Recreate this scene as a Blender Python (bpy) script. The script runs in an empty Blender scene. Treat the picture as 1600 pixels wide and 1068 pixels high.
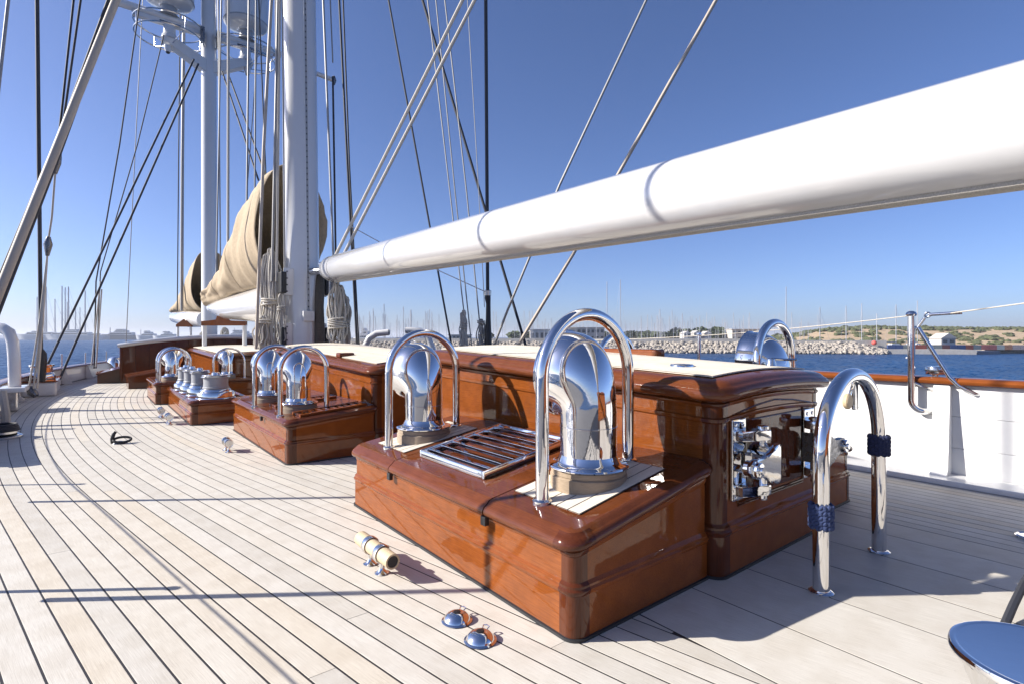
import bpy, bmesh, math, random
from mathutils import Vector, Matrix, noise
random.seed(7)
R = math.radians
sc = bpy.context.scene
col = sc.collection

# ------------------------------------------------------------------ camera
EYE = 1.25                      # eye height above the deck, metres
FPX, HORIZON = 830.0, 526.0     # focal length and horizon row measured on the 1600 px photograph
YAW = R(38.3)                   # camera points 38.3 degrees to starboard of the bow (+Y)
CY, SY = math.cos(YAW), math.sin(YAW)
cam = bpy.data.cameras.new('camera'); cam.sensor_width = 36; cam.lens = FPX/1600*36
cam.clip_start = 0.05; cam.clip_end = 9000; cam.shift_y = (HORIZON-534)/1600
cam_o = bpy.data.objects.new('camera', cam); col.objects.link(cam_o)
cam_o.location = (0, 0, EYE); cam_o.rotation_euler = (R(90), 0, -YAW)
sc.camera = cam_o

# ------------------------------------------------------------------ sky, sun, exposure
SUN_EL = R(30); SHADOW = Vector((0.81, -0.58)).normalized()      # direction in which shadows fall on deck
to_sun = Vector((-SHADOW.x*math.cos(SUN_EL), -SHADOW.y*math.cos(SUN_EL), math.sin(SUN_EL)))
world = bpy.data.worlds.new('World'); sc.world = world; world.use_nodes = True
wn = world.node_tree
bg = wn.nodes['Background']; bg.inputs['Strength'].default_value = 0.071
sky = wn.nodes.new('ShaderNodeTexSky'); sky.sky_type = 'NISHITA'; sky.sun_disc = False
sky.sun_elevation = SUN_EL; sky.sun_rotation = math.atan2(to_sun.x, to_sun.y)
sky.air_density = 0.7; sky.dust_density = 1.0; sky.ozone_density = 3.0; sky.altitude = 0
wb = wn.nodes.new('ShaderNodeMix'); wb.data_type = 'RGBA'; wb.blend_type = 'MULTIPLY'; wb.inputs[0].default_value = 1
wb.inputs[7].default_value = (.92, .99, 1.25, 1)                # camera white balance of the clear sky
wn.links.new(sky.outputs[0], wb.inputs[6]); wn.links.new(wb.outputs[2], bg.inputs['Color'])
sun = bpy.data.lights.new('sun', 'SUN'); sun.energy = 5.0; sun.angle = R(0.53); sun.color = (1.0, 0.94, 0.86)
sun_o = bpy.data.objects.new('sun', sun); col.objects.link(sun_o)
sun_o.rotation_euler = to_sun.to_track_quat('Z', 'Y').to_euler(); sun_o.location = (-20, 20, 30)
sc.view_settings.view_transform = 'Standard'; sc.view_settings.look = 'None'
sc.view_settings.exposure = 0.95; sc.view_settings.gamma = 1.0; sc.view_settings.use_curve_mapping = False
sc.render.engine = 'CYCLES'
sc.cycles.use_denoising = True; sc.cycles.max_bounces = 8; sc.cycles.glossy_bounces = 5
sc.cycles.caustics_reflective = False; sc.cycles.caustics_refractive = False
sc.cycles.sample_clamp_indirect = 6.0; sc.cycles.blur_glossy = 0.3

# ------------------------------------------------------------------ measuring helpers (photo pixel -> place aboard)
def ray(px, py):
    a = (px-800)/FPX; b = (HORIZON-py)/FPX
    return Vector((a*CY+SY, -a*SY+CY, b))
CAM = Vector((0, 0, EYE))
def at(px, py, depth): return CAM + ray(px, py)*depth
def ground(px, py, h=0.0):
    r = ray(px, py); return CAM + r*((h-EYE)/r.z)
def smooth(a, b, t):
    t = max(0, min(1, (t-a)/(b-a))); return t*t*(3-2*t)
def lerp(a, b, t): return a+(b-a)*t

# ------------------------------------------------------------------ materials
MATS = {}
def nt(name):
    m = bpy.data.materials.new(name); m.use_nodes = True
    n = m.node_tree; return m, n, n.nodes['Principled BSDF']
def setp(b, **k):
    for key, v in k.items():
        b.inputs[key].default_value = v
def c4(c): return (c[0], c[1], c[2], 1)
def ramp(n, stops):
    r = n.nodes.new('ShaderNodeValToRGB'); e = r.color_ramp.elements
    while len(e) > 1: e.remove(e[-1])
    for i, (p, c) in enumerate(stops):
        x = e[0] if i == 0 else e.new(p)
        x.position = p; x.color = c4(c)
    return r
def tex(n, coord='Object', scale=(1, 1, 1), kind='ShaderNodeTexNoise', **k):
    tc = n.nodes.new('ShaderNodeTexCoord'); mp = n.nodes.new('ShaderNodeMapping')
    mp.inputs['Scale'].default_value = scale
    n.links.new(tc.outputs[coord], mp.inputs['Vector'])
    t = n.nodes.new(kind); n.links.new(mp.outputs[0], t.inputs['Vector'])
    for key, v in k.items(): t.inputs[key].default_value = v
    return t
def bump(n, b, src, strength, dist, target='Normal'):
    bp = n.nodes.new('ShaderNodeBump'); bp.inputs['Strength'].default_value = strength; bp.inputs['Distance'].default_value = dist
    n.links.new(src, bp.inputs['Height']); n.links.new(bp.outputs[0], b.inputs[target]); return bp
def mixc(n, a, b, fac, mode='MIX'):
    m = n.nodes.new('ShaderNodeMix'); m.data_type = 'RGBA'; m.blend_type = mode
    for sock, v in ((m.inputs[6], a), (m.inputs[7], b), (m.inputs[0], fac)):
        if hasattr(v, 'links') or hasattr(v, 'is_linked'): n.links.new(v, sock)
        elif isinstance(v, (int, float)): sock.default_value = v
        else: sock.default_value = c4(v)
    return m.outputs[2]

def plain(name, colr, rough=.5, metal=0, var=.08, scale=6, bmp=0, bscale=60, **k):
    m, n, b = nt(name)
    t = tex(n, scale=(scale,)*3, Detail=5.0)
    lo = tuple(c*(1-var) for c in colr); hi = tuple(min(1, c*(1+var)) for c in colr)
    r = ramp(n, [(.3, lo), (.7, hi)]); n.links.new(t.outputs['Fac'], r.inputs[0])
    n.links.new(r.outputs[0], b.inputs['Base Color'])
    setp(b, Roughness=rough, Metallic=metal)
    for key, v in k.items(): b.inputs[key.replace('_', ' ')].default_value = v
    if bmp:
        t2 = tex(n, scale=(bscale,)*3, Detail=4.0); bump(n, b, t2.outputs['Fac'], bmp, .01)
    MATS[name] = m; return m

def teak(name, lo, hi, tint=.11, coord='UV', gs=(3, 90, 1)):
    m, n, b = nt(name)
    t = tex(n, coord, gs, Detail=8.0, Roughness=.65)
    t2 = tex(n, 'Object', (1.3, 1.3, 1.3), Detail=4.0)
    r = ramp(n, [(.25, lo), (.75, hi)]); n.links.new(t.outputs['Fac'], r.inputs[0])
    oi = n.nodes.new('ShaderNodeObjectInfo')
    v = ramp(n, [(0, (1-tint, 1-tint*1.05, 1-tint*1.15)), (.4, (1, 1, 1)), (.8, (1, .99, .97)), (1, (.99, .93, .84))])
    n.links.new(oi.outputs['Random'], v.inputs[0])
    c = mixc(n, r.outputs[0], v.outputs[0], 1.0, 'MULTIPLY')
    r2 = ramp(n, [(.35, (.92, .905, .885)), (.6, (1, 1, 1))]); n.links.new(t2.outputs['Fac'], r2.inputs[0])
    c = mixc(n, c, r2.outputs[0], 1.0, 'MULTIPLY')
    t3 = tex(n, 'Object', (14, 14, 14), Detail=6.0, Roughness=.7)
    r3 = ramp(n, [(.28, (.72, .69, .66)), (.40, (1, 1, 1))]); n.links.new(t3.outputs['Fac'], r3.inputs[0])
    c = mixc(n, c, r3.outputs[0], .7, 'MULTIPLY')
    n.links.new(c, b.inputs['Base Color']); setp(b, Roughness=.62); b.inputs['Specular IOR Level'].default_value = .3
    bump(n, b, t.outputs['Fac'], .25, .003)
    MATS[name] = m; return m

def varnish(name, lo, hi, axis, rough=.38):
    m, n, b = nt(name)
    s = {'x': (1.6, 60, 60), 'y': (60, 1.6, 60), 'z': (60, 60, 1.6)}[axis]
    t = tex(n, 'Object', s, Detail=7.0, Roughness=.62, Distortion=.08)
    t2 = tex(n, 'Object', (2.2, 2.2, 2.2), Detail=3.0)
    r = ramp(n, [(.25, lo), (.5, tuple(lerp(a, c, .55) for a, c in zip(lo, hi))), (.78, hi)]); n.links.new(t.outputs['Fac'], r.inputs[0])
    r2 = ramp(n, [(.3, (.86, .84, .82)), (.68, (1.06, 1.04, 1.0))]); n.links.new(t2.outputs['Fac'], r2.inputs[0])
    c = mixc(n, r.outputs[0], r2.outputs[0], 1.0, 'MULTIPLY')
    oi = n.nodes.new('ShaderNodeObjectInfo')
    v = ramp(n, [(0, (.86, .84, .82)), (1, (1.06, 1.04, 1))]); n.links.new(oi.outputs['Random'], v.inputs[0])
    c = mixc(n, c, v.outputs[0], 1.0, 'MULTIPLY')
    n.links.new(c, b.inputs['Base Color'])
    setp(b, Roughness=rough); b.inputs['Specular IOR Level'].default_value = 0.0; b.inputs['Coat Weight'].default_value = .8; b.inputs['Coat Roughness'].default_value = .03
    b.inputs['Coat IOR'].default_value = 1.48
    t3 = tex(n, 'Object', (5, 5, 5), Detail=2.0); bump(n, b, t3.outputs['Fac'], .022, .012, 'Coat Normal')
    MATS[name] = m; return m

teak('teak_deck', (.43, .40, .345), (.72, .69, .625), .10, 'UV', (1.6, 110, 1))
teak('teak_roof', (.66, .60, .49), (.78, .73, .62), .06, 'Object', (60, 3, 60))
teak('teak_inset', (.62, .56, .47), (.76, .71, .62), .08, 'Object', (4, 70, 70))
teak('teak_ring', (.27, .215, .16), (.42, .345, .265), .1, 'Object', (6, 6, 40))
plain('caulk', (.022, .02, .02), .55, var=.2)
plain('seal', (.02, .022, .025), .5)
for ax in 'xyz':
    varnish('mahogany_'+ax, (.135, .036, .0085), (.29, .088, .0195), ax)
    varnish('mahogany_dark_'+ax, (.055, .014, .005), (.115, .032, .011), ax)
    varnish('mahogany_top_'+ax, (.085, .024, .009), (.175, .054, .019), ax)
def chrome_mat(name, colr, rough, wob):
    m, n, b = nt(name); setp(b, Metallic=1.0); b.inputs['Base Color'].default_value = c4(colr)
    t = tex(n, 'Object', (9, 9, 9), Detail=3.0); r = ramp(n, [(.35, (rough*.6,)*3), (.75, (rough*1.8,)*3)])
    n.links.new(t.outputs['Fac'], r.inputs[0]); n.links.new(r.outputs[0], b.inputs['Roughness'])
    t2 = tex(n, 'Object', (7, 7, 7), Detail=2.0); bump(n, b, t2.outputs['Fac'], wob, .01)
    MATS[name] = m
chrome_mat('chrome', (.80, .79, .78), .04, .018)
chrome_mat('steel', (.62, .62, .62), .16, .02)
chrome_mat('dark_steel', (.16, .16, .17), .3, .05)
plain('white_paint', (.66, .66, .65), .28, var=.02, scale=3, Coat_Weight=.6, Coat_Roughness=.05)
plain('white_gloss', (.64, .64, .635), .22, var=.015, scale=2, Coat_Weight=1.0, Coat_Roughness=.03)
plain('grey_paint', (.33, .34, .355), .4, var=.05)
plain('black', (.012, .012, .014), .45, var=.2)
plain('black_gloss', (.015, .015, .018), .2)
plain('navy_yarn', (.018, .026, .075), .9, var=.3, scale=60, bmp=.5, bscale=200)
plain('blue_yarn', (.035, .055, .14), .85, var=.3, scale=60, bmp=.5, bscale=200)
plain('rope', (.56, .52, .45), .85, var=.15, scale=40, bmp=.5, bscale=180)
plain('rope_grey', (.43, .405, .36), .85, var=.2, scale=40, bmp=.5, bscale=180)
plain('rope_dark', (.03, .032, .04), .7, var=.3, scale=60)
plain('pole_tan', (.44, .375, .30), .6, var=.08, scale=30)
plain('wire', (.30, .295, .285), .55, 0.2, var=.1)
plain('bundle_brown', (.10, .085, .065), .9, var=.3, scale=14, bmp=.4, bscale=30)
plain('roller_wood', (.52, .41, .26), .6, var=.1, scale=20)

# ------------------------------------------------------------------ mesh helpers
ORIGIN = {}
def obj(name, bm, m, parent=None, sm=True, ang=40, kind=None):
    me = bpy.data.meshes.new(name)
    o = bpy.data.objects.new(name, me); col.objects.link(o)
    org = ORIGIN.get(parent.name, Vector()) if parent else Vector()
    if org.length > 0: bmesh.ops.translate(bm, vec=-org, verts=bm.verts)
    bmesh.ops.recalc_face_normals(bm, faces=bm.faces)
    if sm:
        lim = R(ang)
        for f in bm.faces: f.smooth = True
        for e in bm.edges:
            if len(e.link_faces) == 2:
                an = e.calc_face_angle(0)
                if an > lim: e.smooth = False
                elif an > .12:                    # keep broad flat faces flat beside narrow mouldings
                    a0, a1 = e.link_faces[0].calc_area(), e.link_faces[1].calc_area()
                    if max(a0, a1) > 9*min(a0, a1): e.smooth = False
    bm.to_mesh(me); bm.free()
    me.materials.append(MATS[m] if isinstance(m, str) else m)
    if parent: o.parent = parent; ORIGIN[o.name] = org
    if kind: o['kind'] = kind
    return o
def thing(name, label, cat, base=(0, 0, 0), group=None):
    o = bpy.data.objects.new(name, None); col.objects.link(o); o.empty_display_size = .05
    o.location = base; ORIGIN[o.name] = Vector(base)
    return tag(o, label, cat, group)
def tag(o, label, cat, group=None):
    o['label'] = label; o['category'] = cat
    if group: o['group'] = group
    return o
def copy_tree(o, parent=None):
    c = o.copy(); col.objects.link(c)
    if parent: c.parent = parent
    for ch in list(o.children): copy_tree(ch, c)
    return c
def BM(): return bmesh.new()
def box(bm, lo, hi, bev=0, seg=2):
    lo, hi = Vector(lo), Vector(hi)
    M = Matrix.Translation((lo+hi)/2) @ Matrix.Diagonal((*(hi-lo), 1))
    r = bmesh.ops.create_cube(bm, size=1, matrix=M)
    if bev:
        es = list({e for v in r['verts'] for e in v.link_edges})
        bmesh.ops.bevel(bm, geom=es, offset=bev, segments=seg, profile=.6, affect='EDGES')
    return bm
def frames(pts):
    n = len(pts); T = []
    for i in range(n):
        t = pts[min(i+1, n-1)]-pts[max(i-1, 0)]; T.append(t.normalized())
    up = Vector((0, 0, 1)) if abs(T[0].z) < .9 else Vector((1, 0, 0))
    u = (up-T[0]*up.dot(T[0])).normalized(); U = [u]
    for i in range(1, n):
        u = U[-1]-T[i]*U[-1].dot(T[i]); U.append(u.normalized())
    return T, U
def tube(bm, pts, r, seg=12, cap=True, closed=False):
    pts = [Vector(p) for p in pts]; n = len(pts)
    T, U = frames(pts)
    rr = r if callable(r) else (lambda i: r[i] if isinstance(r, (list, tuple)) else r)
    rings = []
    for i in range(n):
        V = T[i].cross(U[i])
        rings.append([bm.verts.new(pts[i]+(U[i]*math.cos(a)+V*math.sin(a))*rr(i)) for a in (2*math.pi*k/seg for k in range(seg))])
    for i in range(n-1 if not closed else n):
        A, B = rings[i], rings[(i+1) % n]
        for k in range(seg):
            bm.faces.new((A[k], A[(k+1) % seg], B[(k+1) % seg], B[k]))
    if cap and not closed:
        bm.faces.new(rings[0][::-1]); bm.faces.new(rings[-1])
    return bm
def lathe(bm, prof, seg=32, c=(0, 0, 0), axis='z'):
    c = Vector(c); rings = []
    def P(r, z, a):
        x, y = r*math.cos(a), r*math.sin(a)
        return c+(Vector((x, y, z)) if axis == 'z' else Vector((x, z, y)) if axis == 'y' else Vector((z, x, y)))
    for r, z in prof:
        if r < 1e-6: rings.append([bm.verts.new(P(0, z, 0))])
        else: rings.append([bm.verts.new(P(r, z, 2*math.pi*k/seg)) for k in range(seg)])
    for A, B in zip(rings, rings[1:]):
        for k in range(seg):
            k2 = (k+1) % seg
            f = [A[k % len(A)]]
            if len(A) > 1: f.append(A[k2])
            if len(B) > 1: f.append(B[k2])
            f.append(B[k % len(B)])
            if len(f) > 2:
                try: bm.faces.new(f)
                except ValueError: pass
    for r_ in (rings[0], rings[-1]):
        if len(r_) > 2:
            try: bm.faces.new(r_)
            except ValueError: pass
    return bm
def prism(bm, poly, axis, a, b, bev=0):
    """poly: 2-D outline; extruded along axis ('x','y','z') from a to b"""
    def P(u, v, w): return {'x': (w, u, v), 'y': (u, w, v), 'z': (u, v, w)}[axis]
    A = [bm.verts.new(P(u, v, a)) for u, v in poly]; B = [bm.verts.new(P(u, v, b)) for u, v in poly]
    n = len(poly); fs = []
    for k in range(n): fs.append(bm.faces.new((A[k], A[(k+1) % n], B[(k+1) % n], B[k])))
    fs.append(bm.faces.new(A[::-1])); fs.append(bm.faces.new(B))
    if bev:
        es = [e for e in bm.edges if e in {x for f in fs[-2:] for x in f.edges}]
        bmesh.ops.bevel(bm, geom=es, offset=bev, segments=2, profile=.6, affect='EDGES')
    return bm
def round_rect(x0, x1, y0, y1, r, seg=6):
    """closed outline as (x,y,corner index or -1)"""
    out = []
    for ci, (cx, cy, a0) in enumerate(((x1-r, y1-r, 0), (x0+r, y1-r, 90), (x0+r, y0+r, 180), (x1-r, y0+r, 270))):
        for k in range(seg+1):
            a = R(a0+90*k/seg); out.append((cx+r*math.cos(a), cy+r*math.sin(a), ci))
    return out
def rings_mesh(bm, x0, x1, y0, y1, prof, r=.04, zmod=None, cap_top=True, cap_bot=True, seg=6):
    zmod = zmod or (lambda x, y, z: z)
    rings = []
    for off, z in prof:
        pts = round_rect(x0-off, x1+off, y0-off, y1+off, max(.004, r+off), seg)
        # straight runs are subdivided so that cambered tops bend smoothly
        full = []
        n = len(pts)
        for i in range(n):
            a, b = pts[i], pts[(i+1) % n]; full.append((a[0], a[1]))
            if a[2] != b[2]:
                for k in range(1, 10): full.append((lerp(a[0], b[0], k/10), lerp(a[1], b[1], k/10)))
        rings.append([bm.verts.new((x, y, zmod(x, y, z))) for x, y in full])
    for A, B in zip(rings, rings[1:]):
        n = len(A)
        for k in range(n): bm.faces.new((A[k], A[(k+1) % n], B[(k+1) % n], B[k]))
    if cap_bot: bm.faces.new(rings[0][::-1])
    if cap_top: bm.faces.new(rings[-1])
    return bm
def corner_mesh(bm, cx, cy, sx, sy, prof, r, wing, grow=.002, seg=8, zmod=None):
    """rounded corner block: cx,cy the un-rounded corner; sx,sy point outwards (+-1)"""
    zmod = zmod or (lambda x, y, z: z)
    rings = []
    for off, z in prof:
        o = off+grow; rr = r+o
        X, Y = cx+sx*o, cy+sy*o
        ox, oy = X-sx*rr, Y-sy*rr
        pts = [(cx-sx*wing, Y)]
        for k in range(seg+1):
            a = R(90-90*k/seg); pts.append((ox+sx*rr*math.cos(a), oy+sy*rr*math.sin(a)))
        pts.append((X, cy-sy*wing)); rings.append([bm.verts.new((x, y, zmod(x, y, z))) for x, y in pts])
    for A, B in zip(rings, rings[1:]):
        for k in range(len(A)-1): bm.faces.new((A[k], A[k+1], B[k+1], B[k]))
    return bm
def arc_pts(c, u, v, rad, a0, a1, n):
    c, u, v = Vector(c), Vector(u), Vector(v)
    return [c+(u*math.cos(R(lerp(a0, a1, k/n)))+v*math.sin(R(lerp(a0, a1, k/n))))*rad for k in range(n+1)]
def wob_line(a, b, n, amp, sag=0):
    a, b = Vector(a), Vector(b); out = []
    for k in range(n+1):
        t = k/n; p = a.lerp(b, t); p.z -= sag*4*t*(1-t)
        p += Vector((random.uniform(-amp, amp), random.uniform(-amp, amp), random.uniform(-amp, amp)*.3))
        out.append(p)
    return out

# ================================================================== DECK
def seam(Y):                                     # the curve that the narrow side-deck planks follow
    if Y >= 5: return -1.33+.01475*(Y-11.5)**2
    return -.707-.192*(Y-5)
def seam_slope(Y): return .0295*(Y-11.5) if Y >= 5 else -.192
def edge_port(Y): return seam(Y) if Y >= 5 else -.707+.10*smooth(5, 0, Y)
def edge_star(Y):
    if Y <= 2: return 5.95
    if Y < 11.5: return lerp(5.95, 7.53, smooth(2, 11.5, Y))
    return 6.2-seam(Y)
bm = BM(); prev = None
for k in range(0, 86):
    Y = -9+k*.45
    if edge_port(Y) >= edge_star(Y)-.1: break
    a = bm.verts.new((edge_port(Y)-.12, Y, -.0014)); b = bm.verts.new((edge_star(Y)+.12, Y, -.0014))
    if prev: bm.faces.new((prev[0], prev[1], b, a))
    prev = (a, b)
deck = obj('deck', bm, 'caulk', None, sm=False); deck['kind'] = 'structure'
deck['label'] = 'caulked teak main deck of the sailing yacht'

def plank(left, right, y0, y1, step=.5, gap=.0085, parent=deck, m='teak_deck'):
    """left/right: functions of Y; a plank laid between two seams with its own edges"""
    n = max(1, int((y1-y0)/step)); rows = []
    for k in range(n+1):
        Y = lerp(y0+.0012, y1-.0012, k/n); a = left(Y)+gap/2; b = right(Y)-gap/2
        if b-a < .003: continue
        rows.append((Y, a, b))
    if len(rows) < 2: return None
    bm = BM(); uv = bm.loops.layers.uv.new('UVMap'); off = random.uniform(0, 40); prev = None
    z0 = random.uniform(-.0003, .0003)
    for Y, a, b in rows:
        cur = [bm.verts.new((a, Y, -.003)), bm.verts.new((a, Y, z0-.0005)), bm.verts.new((a+.0012, Y, z0)), bm.verts.new((b-.0012, Y, z0)), bm.verts.new((b, Y, z0-.0005)), bm.verts.new((b, Y, -.003))]
        if prev:
            for j in range(5):
                f = bm.faces.new((prev[j], prev[j+1], cur[j+1], cur[j]))
                for lp in f.loops: lp[uv].uv = (lp.vert.co.y+off, lp.vert.co.x-seam(lp.vert.co.y)+off*.37)
        prev = cur
    return obj('plank', bm, m, parent, sm=False)
W = .105
for k in range(-15, 42):
    def L(Y, k=k):
        s = math.sqrt(1+seam_slope(Y)**2); return max(seam(Y)+k*W*s, edge_port(Y)+.15)
    def Rr(Y, k=k):
        s = math.sqrt(1+seam_slope(Y)**2)
        lim = 1.94 if Y < 1.75 else 2.6 if Y < 17.5 else 3.1
        return min(seam(Y)+(k+1)*W*s, lim)
    y = -1.6; cuts = [y]
    y += (k*2.37 % 3.4)+.6
    while y < 27: cuts.append(y); y += random.uniform(4.2, 6.4) if y < 9 else 9
    cuts.append(27)
    for a, b in zip(cuts, cuts[1:]):
        if b < -.2: continue
        plank(L, Rr, max(a, -1.6), b, .45 if b > 4 or k < 6 else .12)
# broad boards abaft the deckhouse, then the narrow starboard side deck
xs = [1.94, 2.35, 2.78, 3.17, 3.55, 3.95, 4.22]
for a, b in zip(xs, xs[1:]): plank(lambda Y, a=a: a, lambda Y, b=b: b, -4.2, 1.74, .6)
x = 4.22
while x < 5.74:
    plank(lambda Y, a=x: a, lambda Y, b=min(x+W, 5.76): b, -1.6, 3.4+random.uniform(-1, 1), .8)
    x += W
for s, fn in ((1, edge_port), (-1, edge_star)):     # covering boards along the bulwarks
    for a, b in ((-1.6, 4.5), (4.5, 11), (11, 18), (18, 26)):
        if s == 1: plank(lambda Y: edge_port(Y)-.02, lambda Y: edge_port(Y)+.147, a, b, .5)
        elif a < 11: plank(lambda Y: edge_star(Y)-.187, lambda Y: edge_star(Y)+.02, a, b, .5)

# ================================================================== LOCKER beside the deckhouse (port, nearest)
def lid_z(x, x0, z0, m): return z0+m*(x-x0)
def locker(label, x0, x1, y0, y1, lid0, slope, seams, corners, tag_mirror=1, lidh=.075, name='deck_locker', group=None):
    """x0 outboard side, x1 the side against the deckhouse; lid rises inboard"""
    t = thing(name, label, 'locker', ((x0+x1)/2, (y0+y1)/2, 0), group)
    h = lid0-lidh
    lo, hi = min(x0, x1), max(x0, x1)
    def zm(x, y, z):
        w = smooth(.22, h, z) if z < h else 1
        d = (x-x0) if x0 < x1 else (x0-x)
        return z+w*slope*max(0, d)
    k = h/.37
    prof = [(.012, 0), (.012, .185*k), (.020, .196*k), (.021, .206*k), (.013, .214*k), (.013, .224*k), (.004, .232*k), (0, .236*k), (0, h-.03), (.006, h-.022), (.008, h-.008), (.002, h)]
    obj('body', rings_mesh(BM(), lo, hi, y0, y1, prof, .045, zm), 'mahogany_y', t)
    obj('base_seal', rings_mesh(BM(), lo, hi, y0, y1, [(.022, -.002), (.022, .012), (.013, .014)], .045), 'seal', t)
    for (cx, cy, sx, sy) in corners:
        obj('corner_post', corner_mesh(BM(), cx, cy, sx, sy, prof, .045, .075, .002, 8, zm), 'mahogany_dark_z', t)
    lp = [(-.02, h+.001), (.022, h+.001), (.036, h+.010), (.042, h+.022), (.041, h+.036), (.030, h+.05), (.020, h+.056), (.014, h+.058), (.002, h+.070), (-.02, h+lidh)]
    def zl(x, y, z): 
        d = (x-x0) if x0 < x1 else (x0-x)
        return z+slope*d
    cuts = [y0-.2]+list(seams)+[y1+.2]
    for a, b in zip(cuts, cuts[1:]):
        q = rings_mesh(BM(), lo, hi, y0, y1, lp, .06, zl)
        for pl, nn in ((a+.004, -1), (b-.004, 1)):
            g = bmesh.ops.bisect_plane(q, geom=list(q.verts)+list(q.edges)+list(q.faces), plane_co=(0, pl, 0), plane_no=(0, nn, 0), clear_outer=True)
            ed = [e for e in g['geom_cut'] if isinstance(e, bmesh.types.BMEdge)]
            if ed:
                try: bmesh.ops.holes_fill(q, edges=ed)
                except Exception: pass
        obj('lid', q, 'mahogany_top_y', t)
    for (cx, cy, sx, sy) in corners:
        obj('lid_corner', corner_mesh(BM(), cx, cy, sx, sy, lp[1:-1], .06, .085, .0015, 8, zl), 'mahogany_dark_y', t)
    for s in seams:
        xo = x0-.030 if x0 < x1 else x0+.030
        b = BM(); box(b, (xo-.012, s-.02, h-.045), (xo+.014, s+.02, h+.0005), .004); obj('lid_catch', b, 'black', t)
    return t, (lambda x: lid0+slope*((x-x0) if x0 < x1 else (x0-x)))
def inset(t, lz, xa, xb, ya, yb, n=6):
    """pale teak strips let into a lid"""
    w = (yb-ya)/n
    b = BM(); v = [b.verts.new((x, y, lz(x)+.0041)) for x, y in ((xa-.004, ya-.004), (xb+.004, ya-.004), (xb+.004, yb+.004), (xa-.004, yb+.004))]; b.faces.new(v)
    obj('inset_caulk', b, 'caulk', t, False)
    for k in range(n):
        b = BM(); y0, y1 = ya+k*w+.0035, ya+(k+1)*w-.0035
        top = [b.verts.new((x, y, lz(x)+.005)) for x, y in ((xa, y0), (xb, y0), (xb, y1), (xa, y1))]
        bot = [b.verts.new((x, y, lz(x)-.002)) for x, y in ((xa, y0), (xb, y0), (xb, y1), (xa, y1))]
        b.faces.new(top)
        for j in range(4): b.faces.new((bot[j], bot[(j+1) % 4], top[(j+1) % 4], top[j]))
        obj('teak_strip', b, 'teak_inset', t, False)
def grating(t, lz, xa, xb, ya, yb, n, m='chrome', along='x', frame=.022, up=.045, barw=.022):
    g = BM()
    def beam(p0, p1, w, z0, z1):
        p0, p1 = Vector(p0), Vector(p1); d = (p1-p0).normalized(); s = Vector((-d.y, d.x, 0))*w/2
        q = [p0+s, p1+s, p1-s, p0-s]
        T = [g.verts.new((p.x, p.y, lz(p.x)+z1)) for p in q]; B = [g.verts.new((p.x, p.y, lz(p.x)+z0)) for p in q]
        g.faces.new(T); g.faces.new(B[::-1])
        for j in range(4): g.faces.new((B[j], B[(j+1) % 4], T[(j+1) % 4], T[j]))
    f = frame/2
    beam((xa, ya+f, 0), (xb, ya+f, 0), frame, .001, up); beam((xa, yb-f, 0), (xb, yb-f, 0), frame, .001, up)
    beam((xa+f, ya+frame, 0), (xa+f, yb-frame, 0), frame, .001, up-.001); beam((xb-f, ya+frame, 0), (xb-f, yb-frame, 0), frame, .001, up-.001)
    bmesh.ops.bevel(g, geom=list(g.edges), offset=.003, segments=1, affect='EDGES')
    fr = obj('grating', g, m, t, True, 50)
    for k in range(n):
        g = BM()
        if along == 'y':
            x = lerp(xa+frame, xb-frame, (k+.5)/n); beam((x, ya+frame, 0), (x, yb-frame, 0), barw, up-.02, up-.004)
        else:
            y = lerp(ya+frame, yb-frame, (k+.5)/n); beam((xa+frame, y, 0), (xb-frame, y, 0), barw, up-.02, up-.004)
        bmesh.ops.bevel(g, geom=list(g.edges), offset=.004, segments=2, affect='EDGES')
        obj('bar', g, m, fr, True, 50)
    return fr

L1, lz1 = locker('large varnished mahogany locker in the foreground with chrome bar grating and two cowl vents', 1.545, 2.53, 1.545, 3.86, .445, .17, (2.137, 3.2), ((1.545, 1.545, -1, -1),))
inset(L1, lz1, 1.685, 2.30, 1.65, 2.11, 6)
inset(L1, lz1, 1.66, 2.26, 3.28, 3.70, 6)
b = BM(); v = [b.verts.new((x, y, lz1(x)+.0014)) for x, y in ((1.69, 2.39), (2.33, 2.39), (2.33, 3.09), (1.69, 3.09))]; b.faces.new(v)
obj('well', b, 'mahogany_dark_y', L1, False)
grating(L1, lz1, 1.68, 2.34, 2.375, 3.105, 7, 'chrome', 'y', barw=.020)
ctr = 3.13
L1s, lz1s = locker('varnished mahogany locker on the starboard side of the near deckhouse, mostly hidden', 4.56, 3.73, 1.60, 3.86, .445, .17, (2.3,), ((4.56, 1.60, 1, -1),))

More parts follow.
